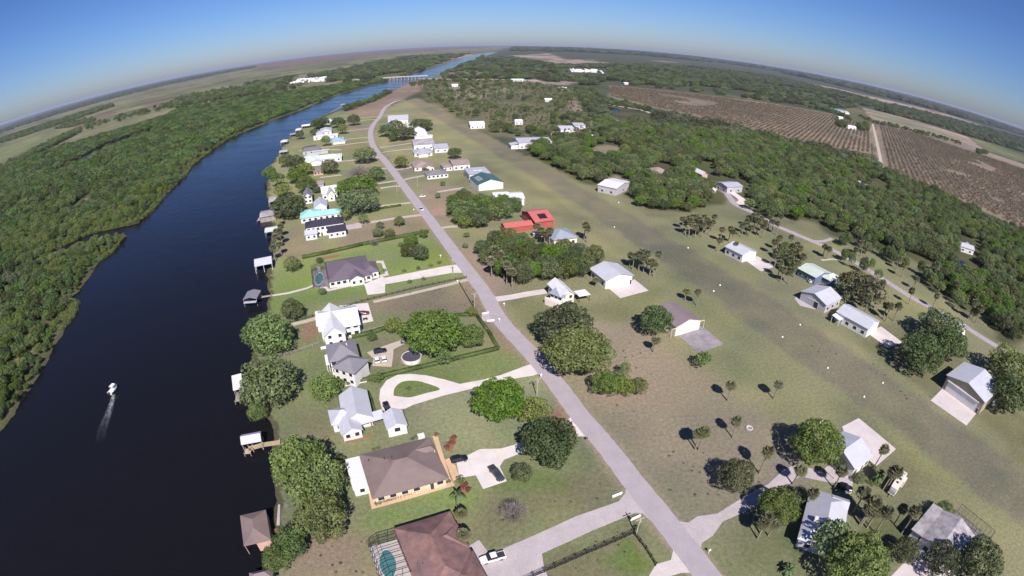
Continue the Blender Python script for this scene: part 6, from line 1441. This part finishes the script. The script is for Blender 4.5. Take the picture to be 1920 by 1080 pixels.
# hedges
def hedge(label, px, w=1.2, h=1.3, seed=1, mat='hedge_leaf'):
    Pp = ats(px); x0, y0 = Pp[0]; rs = np.random.RandomState(seed); C, Nn = [], []; core = MB()
    for (ax, ay), (bx, by) in zip(Pp, Pp[1:]):
        ln = math.hypot(bx-ax, by-ay); d = np.array([(bx-ax)/ln, (by-ay)/ln]); nv = np.array([-d[1], d[0]]); k = int(ln*26)
        t = rs.uniform(0, ln, k); a = rs.uniform(-1.7, 1.7, k)
        wob = 1+.18*np.sin(t*1.3+ax)+rs.normal(size=k)*.08
        off = np.sin(a)*w*.5*wob; z = np.clip(np.cos(a), -.2, 1)*h*.45*wob+h*.5; z = np.where(np.abs(a) > 1.1, rs.uniform(.05, h*.8, k), z)
        p = np.array([ax-x0, ay-y0])+d*t[:, None]+nv*off[:, None]
        C.append(np.column_stack([p, z])); Nn.append(np.column_stack([nv*np.sin(a)[:, None], np.cos(a)*.9+.1])+rs.normal(size=(k, 3))*.4)
        ca = [Vector((ax-x0, ay-y0))+Vector(d)*q+Vector(nv)*s*w*.38 for q, s in ((0,-1),(ln,-1),(ln,1),(0,1))]
        core.add([(q.x, q.y, -.1) for q in ca]+[(q.x, q.y, h*.8) for q in ca], [(0,3,2,1),(4,5,6,7),(0,1,5,4),(1,2,6,5),(2,3,7,6),(3,0,4,7)])
    C = np.vstack(C); Nn = np.vstack(Nn); Nn /= np.linalg.norm(Nn, axis=1)[:, None]+1e-9
    me = quads_mesh('hedge', C, Nn, rs.uniform(.25, .5, len(C)), rs.rand(len(C)), [mat, mat], (core.v, core.f))
    tag(link('hedge', me, None, (x0, y0, 0)), label, 'hedge')
hedge('long clipped hedge between the black-roofed house and the pool house lots', [(567,485),(620,474),(680,460),(740,448),(803,436)], 1.9, 1.9)
hedge('clipped hedge running from the silvery tree along the looped drive to the road corner', [(650,722),(720,706),(790,690),(860,673),(934,655)], 1.5, 1.4)
hedge('hedge along the road side of the bright oak garden', [(934,655),(915,622),(895,595)], 1.3, 1.3)
hedge('hedge on the north side of the bright oak garden', [(893,592),(860,592),(840,596)], 1.3, 1.3)
hedge('hedge between the cross-gabled house and the oak garden', [(660,634),(700,625),(725,616)], 1.6, 1.5)
hedge('hedge north of the turquoise roof drive', [(688,397),(720,391),(752,386)], 1.6, 1.5)
hedge('low hedge beside the east wall of the breezeway house', [(690,734),(696,748),(703,772)], .8, .7)

# ------------------------------------------------------------------ tree clumps by the road
def clump(poly, s, keys, R0, label, group, seed, mind=1.5, H0=9):
    for x, y in fill(poly, s, .75, seed, None, mind):
        k = RNG.choice(keys); q = RNG.uniform(.8, 1.2); tree(k, x, y, R0*q, H0*RNG.uniform(.8, 1.15), label, 'tree', group)
clump([(838,418),(845,380),(870,372),(900,382),(935,390),(980,388),(975,404),(955,412),(930,420),(905,430),(880,432),(865,425)], 6.5, ['oak','dark','oak','bright','thin'], 4.6, 'broadleaf tree in the clump west of the red barn', 'trees west of the red barn', 5)
clump([(898,482),(905,462),(932,456),(985,462),(1010,474),(1060,480),(1105,482),(1120,490),(1135,505),(1105,516),(1060,532),(1020,535),(965,548),(945,535),(925,510)], 7.0, ['oak','dark','dark','dark','oak','bright'], 5.2, 'broadleaf tree in the big clump north of the yellow-walled cottage', 'trees north of the yellow-walled cottage', 6, 1.5, 9.5)
clump([(1395,395),(1440,415),(1480,412),(1462,398),(1420,380)], 7, ['oak','thin','dark'], 4.2, 'oak of the grove inside the bend of the second road', 'oaks inside the bend of the second road', 8)
clump([(1455,470),(1485,470),(1500,500),(1490,525),(1460,515),(1448,490)], 8, ['thin','oak','small'], 2.8, 'small tree in the palm thicket east of the palm-fronted hangar', 'small trees in the palm thicket', 15)
clump([(1285,438),(1300,420),(1335,422),(1342,438),(1315,447)], 8, ['thin','oak'], 2.8, 'small tree among the palms north of the palm-fronted hangar', 'small trees among the strip-edge palms', 14)
clump([(1555,462),(1600,470),(1660,492),(1730,535),(1800,590),(1850,625),(1840,610),(1790,560),(1730,515),(1660,476),(1600,455)], 8, ['oak','thin','dark','palm'], 3.0, 'tree on the grass edge between the second road and the wood', 'trees between the second road and the wood', 16)
clump([(1540,470),(1600,492),(1660,522),(1680,540),(1640,530),(1590,505)], 8, ['thin','oak'], 2.6, 'thin tree along the second road', 'thin trees along the second road', 9)

# ------------------------------------------------------------------ woods: nearest trees one by one, the rest as mass
def wood(poly, s, keys, farkeys, name, label, group, nmax, near, seed, scl=1.0, cs=15, far=99999, mind=2.0, weights=None, dens=None, cscl=1.0, bankh=False):
    p = fill(poly, s, .85, seed, dens, mind); d = np.hypot(p[:, 0], p[:, 1]); o = np.argsort(d); p = p[o]; d = d[o]
    pn = p[d < near]
    rs = random.Random(seed)
    wl = [k for k, w in zip(keys, weights) for _ in range(int(w*5))]
    def sel(x, y): v = float(vnoise(x, y, 34, seed))*.62+rs.random()*.38; return wl[min(len(wl)-1, int(max(0, (v-.14)/.72)*len(wl)))]
    def low(x, y): return scl*(1 if not bankh else min(1, .40+float(inpoly(np.array([x]), np.array([y]), RIV)[1][0])/26))
    for x, y in pn[:nmax]: single(sel(x, y), x, y, low(x, y), label, group, name)
    rest = pn[nmax:]
    if len(rest):
        sa = np.full(len(rest), scl)
        if bankh: sa = scl*np.clip(.40+inpoly(rest[:, 0], rest[:, 1], RIV)[1]/26, .4, 1)
        stuff(name.replace('_tree', '')+'_wood', keys, rest, sa, seed=seed, patch=(weights, 34))
    pf = fill(poly, cs, .85, seed+50, dens, mind+4); d = np.hypot(pf[:, 0], pf[:, 1]); pf = pf[(d >= near) & (d < far)]
    if len(pf): stuff(name.replace('_tree', '')+'_far_wood', farkeys, pf, cscl, seed=seed+1)
LEFTW = [(732,151),(700,152),(600,165),(480,182),(330,207),(300,222),(235,243),(120,275),(0,318),(-60,345),(-130,900),(0,808),(22,775),(55,730),(80,692),(100,650),(112,615),(130,570),(150,542),(165,520),(182,492),(212,470),(233,442),(187,450),(165,459),(121,476),(119,460),(162,440),(190,431),(225,424),(262,414),(280,398),(300,376),(318,355),(345,328),(360,306),(430,257),(480,235),(555,208),(630,177),(700,157)]
LH = [ats(q) for q in ([(128,394),(148,374),(168,362),(178,368),(166,384),(140,398)], [(0,514),(60,490),(118,468),(122,476),(70,497),(0,526)], [(0,694),(40,672),(62,655),(70,664),(40,684),(0,706)], [(238,392),(262,380),(270,386),(246,398)])]
def lhole(X, Y):
    k = np.clip(.35+vnoise(X, Y, 26, 9)*1.7, .5, 1)
    for q in LH: k = np.where(inpoly(X, Y, q)[0], 0, k)
    return k
wood(LEFTW, 4.6, ['dark','swamp','thin','swamp','fresh','lime','small'], ['swampclump'], 'swamp_tree', 'bushy green tree in the swamp wood along the far bank of the river', 'swamp trees along the far bank', 295, 620, 11, .86, 14, weights=[1.0,3,.7,3,.8,.6,1.2], mind=.5, cscl=.95, bankh=True, dens=lambda X, Y: lhole(X, Y))
RIGHTW = [(985,283),(1040,258),(1120,262),(1115,235),(1103,215),(1080,168),(1120,187),(1225,212),(1440,254),(1545,282),(1625,302),(1700,347),(1860,415),(1930,445),(1930,632),(1883,640),(1842,586),(1807,578),(1758,542),(1730,520),(1773,500),(1700,476),(1600,446),(1560,436),(1527,410),(1485,415),(1463,395),(1407,375),(1395,345),(1355,340),(1335,365),(1325,390),(1277,400),(1222,398),(1190,384),(1175,345),(1150,330),(1130,345),(1083,337),(1032,307)]
HOLES = [ats(q) for q in ([(1134,352),(1160,362),(1190,345),(1165,326),(1135,330)], [(1220,335),(1262,335),(1260,308),(1225,308)], [(1308,345),(1342,345),(1340,305),(1310,305)], [(1330,390),(1400,392),(1410,352),(1400,335),(1335,335)], [(1625,362),(1668,370),(1665,340),(1630,335)], [(1790,512),(1835,520),(1840,450),(1800,446),(1790,470)], [(1098,292),(1130,300),(1170,292),(1165,272),(1120,270)], [(1132,216),(1140,195),(1230,203),(1232,222),(1160,236)], [(1040,262),(1060,240),(1120,238),(1125,265)])]
def hole(X, Y):
    k = np.ones(len(X))
    for q in HOLES: k = np.where(inpoly(X, Y, q)[0], 0, k)
    return k
wood(RIGHTW, 6.9, ['dark','oak','thin','oak','palm','bright','rust','fresh'], ['clump'], 'oak_tree', 'crown in the dense oak wood beyond the airstrip', 'oaks of the wood beyond the airstrip', 285, 700, 12, .82, 15, mind=.3, weights=[1.4,4.5,.6,4.5,.5,1.5,.5,1.4], dens=hole, cscl=.95)
SCRUBP = [(790,152),(960,152),(1075,166),(1100,215),(1120,258),(1040,252),(985,262),(900,243),(830,205),(800,182)]
p = fill(SCRUBP, 9, 1.0, 21, lambda X, Y: (vnoise(X, Y, 70, 3) > .30)*.62)
stuff('northern_scrub', ['oak','thin','palm','small','thin','palm'], p, .8, seed=22)
for poly, s, sd in (([(905,242),(960,240),(985,262),(960,255),(925,248)], 12, 31), ([(985,250),(1010,243),(1040,258),(1000,266)], 12, 32), ([(1020,225),(1090,215),(1110,235),(1040,240)], 15, 33), ([(830,158),(852,152),(855,164),(832,166)], 18, 34), ([(858,155),(886,152),(888,165),(860,166)], 18, 35), ([(765,158),(795,152),(800,160),(770,164)], 16, 36), ([(640,205),(690,190),(730,172),(735,175),(695,194),(648,210)], 10, 37),
    ([(1075,165),(1120,172),(1130,185),(1225,207),(1215,212),(1120,195),(1095,205)], 14, 38)):
    stuff('bank_thicket', ['oak','dark','swamp'], fill(poly, s, .8, sd), .9, seed=sd)
# far woods to the horizon
FARR = [(905,112),(960,108),(1050,124),(1160,122),(1300,126),(1440,142),(1620,184),(1800,228),(1930,262),(1930,290),(1815,255),(1615,200),(1560,205),(1440,190),(1300,172),(1145,158),(1075,162),(1010,150),(840,148),(815,143),(845,134),(905,106)]
stuff('far_eastern_wood', ['clump','clump','swampclump'], fill(FARR, 22, .9, 41, lambda X, Y: np.where(vnoise(X, Y, 260, 5)*.6+vnoise(X, Y, 90, 6)*.4 > .46, 1, .10)), 1.25, seed=42)
FARR2 = [(960,98),(1200,104),(1440,132),(1640,178),(1800,220),(1930,258),(1930,246),(1680,174),(1440,126),(1200,97),(960,91)]
stuff('horizon_wood', ['clump'], fill(FARR2, 90, .9, 43, lambda X, Y: np.where(vnoise(X, Y, 1500, 5) > .42, .9, .05)), 4.2, seed=44)
FARL = [(600,163),(480,180),(400,195),(420,178),(480,158),(600,140),(757,108),(880,101),(757,142),(730,150)]
stuff('far_western_wood', ['clump','swampclump'], fill(FARL, 30, .9, 45, lambda X, Y: np.where(vnoise(X, Y, 330, 7) > .42, .9, .06)), 1.7, seed=46)
for poly, s, sd, dn in (([(0,318),(60,285),(140,247),(150,242),(152,248),(70,292),(0,328)], 9, 51, 1.0), ([(0,262),(40,248),(130,220),(210,196),(215,200),(140,226),(50,255),(0,270)], 20, 52, .8), ([(100,243),(130,232),(175,222),(180,228),(130,240)], 14, 53, .9), ([(300,202),(340,183),(480,160),(560,142),(560,150),(420,182),(330,206)], 18, 54, .45), ([(340,195),(480,170),(600,152),(600,160),(480,178),(350,200)], 16, 55, .8),
    ([(150,240),(350,190),(355,195),(170,245)], 22, 56, .35), ([(0,244),(230,172),(480,124),(480,127),(240,178),(0,251)], 60, 57, .5)):
    stuff('field_tree_line', ['swamp','oak'] if s < 40 else ['clump'], fill(poly, s, .9, sd, lambda X, Y, dn=dn: np.full(len(X), dn)), 1.2 if s < 15 else 1.6, seed=sd)
# orchard rows
def rows(poly, ang, rs_, ts, seed, name):
    W = np.array(ats(poly)); a = R(ang); u = np.array([math.cos(a), math.sin(a)]); v = np.array([-u[1], u[0]])
    pu, pv = W@u, W@v; gu, gv = np.meshgrid(np.arange(pu.min(), pu.max(), ts), np.arange(pv.min(), pv.max(), rs_))
    rr_ = np.random.RandomState(seed); gu = gu+rr_.uniform(-1.4, 1.4, gu.shape); gv = gv+rr_.uniform(-1.0, 1.0, gv.shape)
    p = (gu.ravel()[:, None]*u+gv.ravel()[:, None]*v); ins, d = inpoly(p[:, 0], p[:, 1], W); ok = ins & (rr_.rand(len(p)) < .82) & (vnoise(p[:, 0], p[:, 1], 70, 4) > .14)
    return stuff(name, ['grove'], p[ok], 1.2, seed=seed)
rows([(1147,162),(1200,167),(1300,177),(1440,195),(1560,216),(1632,236),(1636,290),(1622,285),(1545,275),(1440,248),(1320,220),(1228,201),(1145,181)], 52, 7.6, 4.4, 61, 'orchard')
rows([(1646,236),(1715,249),(1800,279),(1925,320),(1925,430),(1800,374),(1700,342),(1662,318)], 52, 7.6, 4.4, 62, 'orchard')
tp = np.vstack([fill(q, 3.1, 1.0, 90+i, lambda X, Y: (vnoise(X, Y, 22, 5) > .52)*.3) for i, q in enumerate(([(1010,650),(1180,640),(1330,680),(1480,800),(1450,900),(1300,960),(1200,880),(1080,740)], [(1330,560),(1500,660),(1640,760),(1780,870),(1920,970),(1920,860),(1700,700),(1500,580),(1400,520)], [(1020,1040),(1180,985),(1220,1050),(1100,1080)], [(900,960),(1000,910),(1150,905),(1160,920),(1000,985),(900,1010)], [(560,1000),(640,980),(690,1010),(700,1080),(560,1080)], [(700,560),(880,532),(920,580),(780,590)]))])
stuff('weed_tufts', ['grove'], tp, .2, seed=95)
bs = fill(LEFTW[18:], 3.0, .9, 75, None, 0); bd = inpoly(bs[:, 0], bs[:, 1], RIV)[1]; bs = bs[(bd < 12) & (np.hypot(bs[:, 0], bs[:, 1]) < 800)]
stuff('bank_bushes', ['fresh', 'swamp', 'lime', 'marsh'], bs, .34, seed=76)
# marsh fringe
mp_ = np.vstack([fill(q, 1.9, .9, 70+i, None, .1) for i, q in enumerate(MARSHES)])
stuff('marsh_grass', ['marsh'], mp_, 1.0, seed=71)
# dark trees around the orchard farmstead
for poly, s, sd in (([(1508,200),(1560,212),(1585,222),(1600,230),(1590,222),(1560,207)], 12, 81), ([(1568,228),(1588,232),(1585,242),(1568,238)], 10, 82), ([(1607,233),(1628,238),(1628,248),(1605,243)], 10, 83), ([(1600,215),(1640,228),(1800,268),(1800,272),(1640,233)], 18, 84), ([(1832,284),(1852,287),(1850,291),(1832,289)], 9, 85), ([(1655,325),(1700,350),(1860,415),(1850,405),(1700,342),(1660,318)], 11, 86)):
    stuff('farm_trees', ['dark','oak'], fill(poly, s, .8, sd), .95, seed=sd)

# ------------------------------------------------------------------ air, sky, sun, camera
mb = MB(); mb.box(-30500, 30500, -30500, 30500, -4, 112); hz = mb.build('haze', [], None)
m, nt, b, o = nm('haze_air'); nt.nodes.remove(b)
pv = N(nt, 'ShaderNodeVolumePrincipled'); pv.inputs['Color'].default_value = (.50, .57, .80, 1); pv.inputs['Density'].default_value = 2.8e-5; pv.inputs['Anisotropy'].default_value = .0
L(nt, pv.outputs[0], o.inputs['Volume']); hz.data.materials.append(m); tag(hz, kind='stuff')

SUN_AZ, SUN_EL = 169.5, 43.5
w = bpy.data.worlds.new('World'); sc.world = w; w.use_nodes = True; nt = w.node_tree
bg = nt.nodes['Background']; sky = nt.nodes.new('ShaderNodeTexSky'); sky.sky_type = 'NISHITA'; sky.sun_disc = False
sky.sun_elevation = R(SUN_EL); sky.sun_rotation = R(SUN_AZ); sky.altitude = 100; sky.air_density = 1.0; sky.dust_density = .5; sky.ozone_density = 9.0
wb = nt.nodes.new('ShaderNodeMix'); wb.data_type = 'RGBA'; wb.blend_type = 'MULTIPLY'; wb.inputs[0].default_value = 1; wb.inputs[7].default_value = (.74, .695, .81, 1)
gm = nt.nodes.new('ShaderNodeGamma'); gm.inputs['Gamma'].default_value = 1.25; nt.links.new(sky.outputs[0], gm.inputs['Color']); nt.links.new(gm.outputs[0], wb.inputs[6]); nt.links.new(wb.outputs[2], bg.inputs['Color']); bg.inputs['Strength'].default_value = .055
sd = bpy.data.lights.new('sun', 'SUN'); sd.energy = 5.0; sd.angle = R(.5); sd.color = (1, .93, .88)
so = bpy.data.objects.new('sun', sd); COL.objects.link(so)
az, el = R(SUN_AZ), R(SUN_EL); dirv = Vector((-math.sin(az)*math.cos(el), -math.cos(az)*math.cos(el), -math.sin(el)))
so.rotation_euler = dirv.to_track_quat('-Z', 'Y').to_euler(); so.location = (60, -300, 300)

cd = bpy.data.cameras.new('camera'); cam = bpy.data.objects.new('camera', cd); COL.objects.link(cam); sc.camera = cam
cd.type = 'PANO'; cd.panorama_type = 'FISHEYE_LENS_POLYNOMIAL'
cd.sensor_width = 36; cd.sensor_fit = 'HORIZONTAL'; cd.clip_start = .5; cd.clip_end = 120000
k1 = 1920/36/F
cd.fisheye_fov = R(175)
cd.fisheye_polynomial_k0 = 0; cd.fisheye_polynomial_k1 = -k1; cd.fisheye_polynomial_k2 = 0; cd.fisheye_polynomial_k3 = 0; cd.fisheye_polynomial_k4 = 0
from mathutils import Matrix
cam.matrix_world = Matrix.Translation((0, 0, HC)) @ Matrix.Rotation(math.pi/2-PIT, 4, 'X') @ Matrix.Rotation(-ROLL*-1, 4, 'Z')
sc.view_settings.view_transform = 'Standard'; sc.view_settings.look = 'None'; sc.view_settings.gamma = 1; sc.view_settings.exposure = .55
sc.view_settings.use_curve_mapping = False
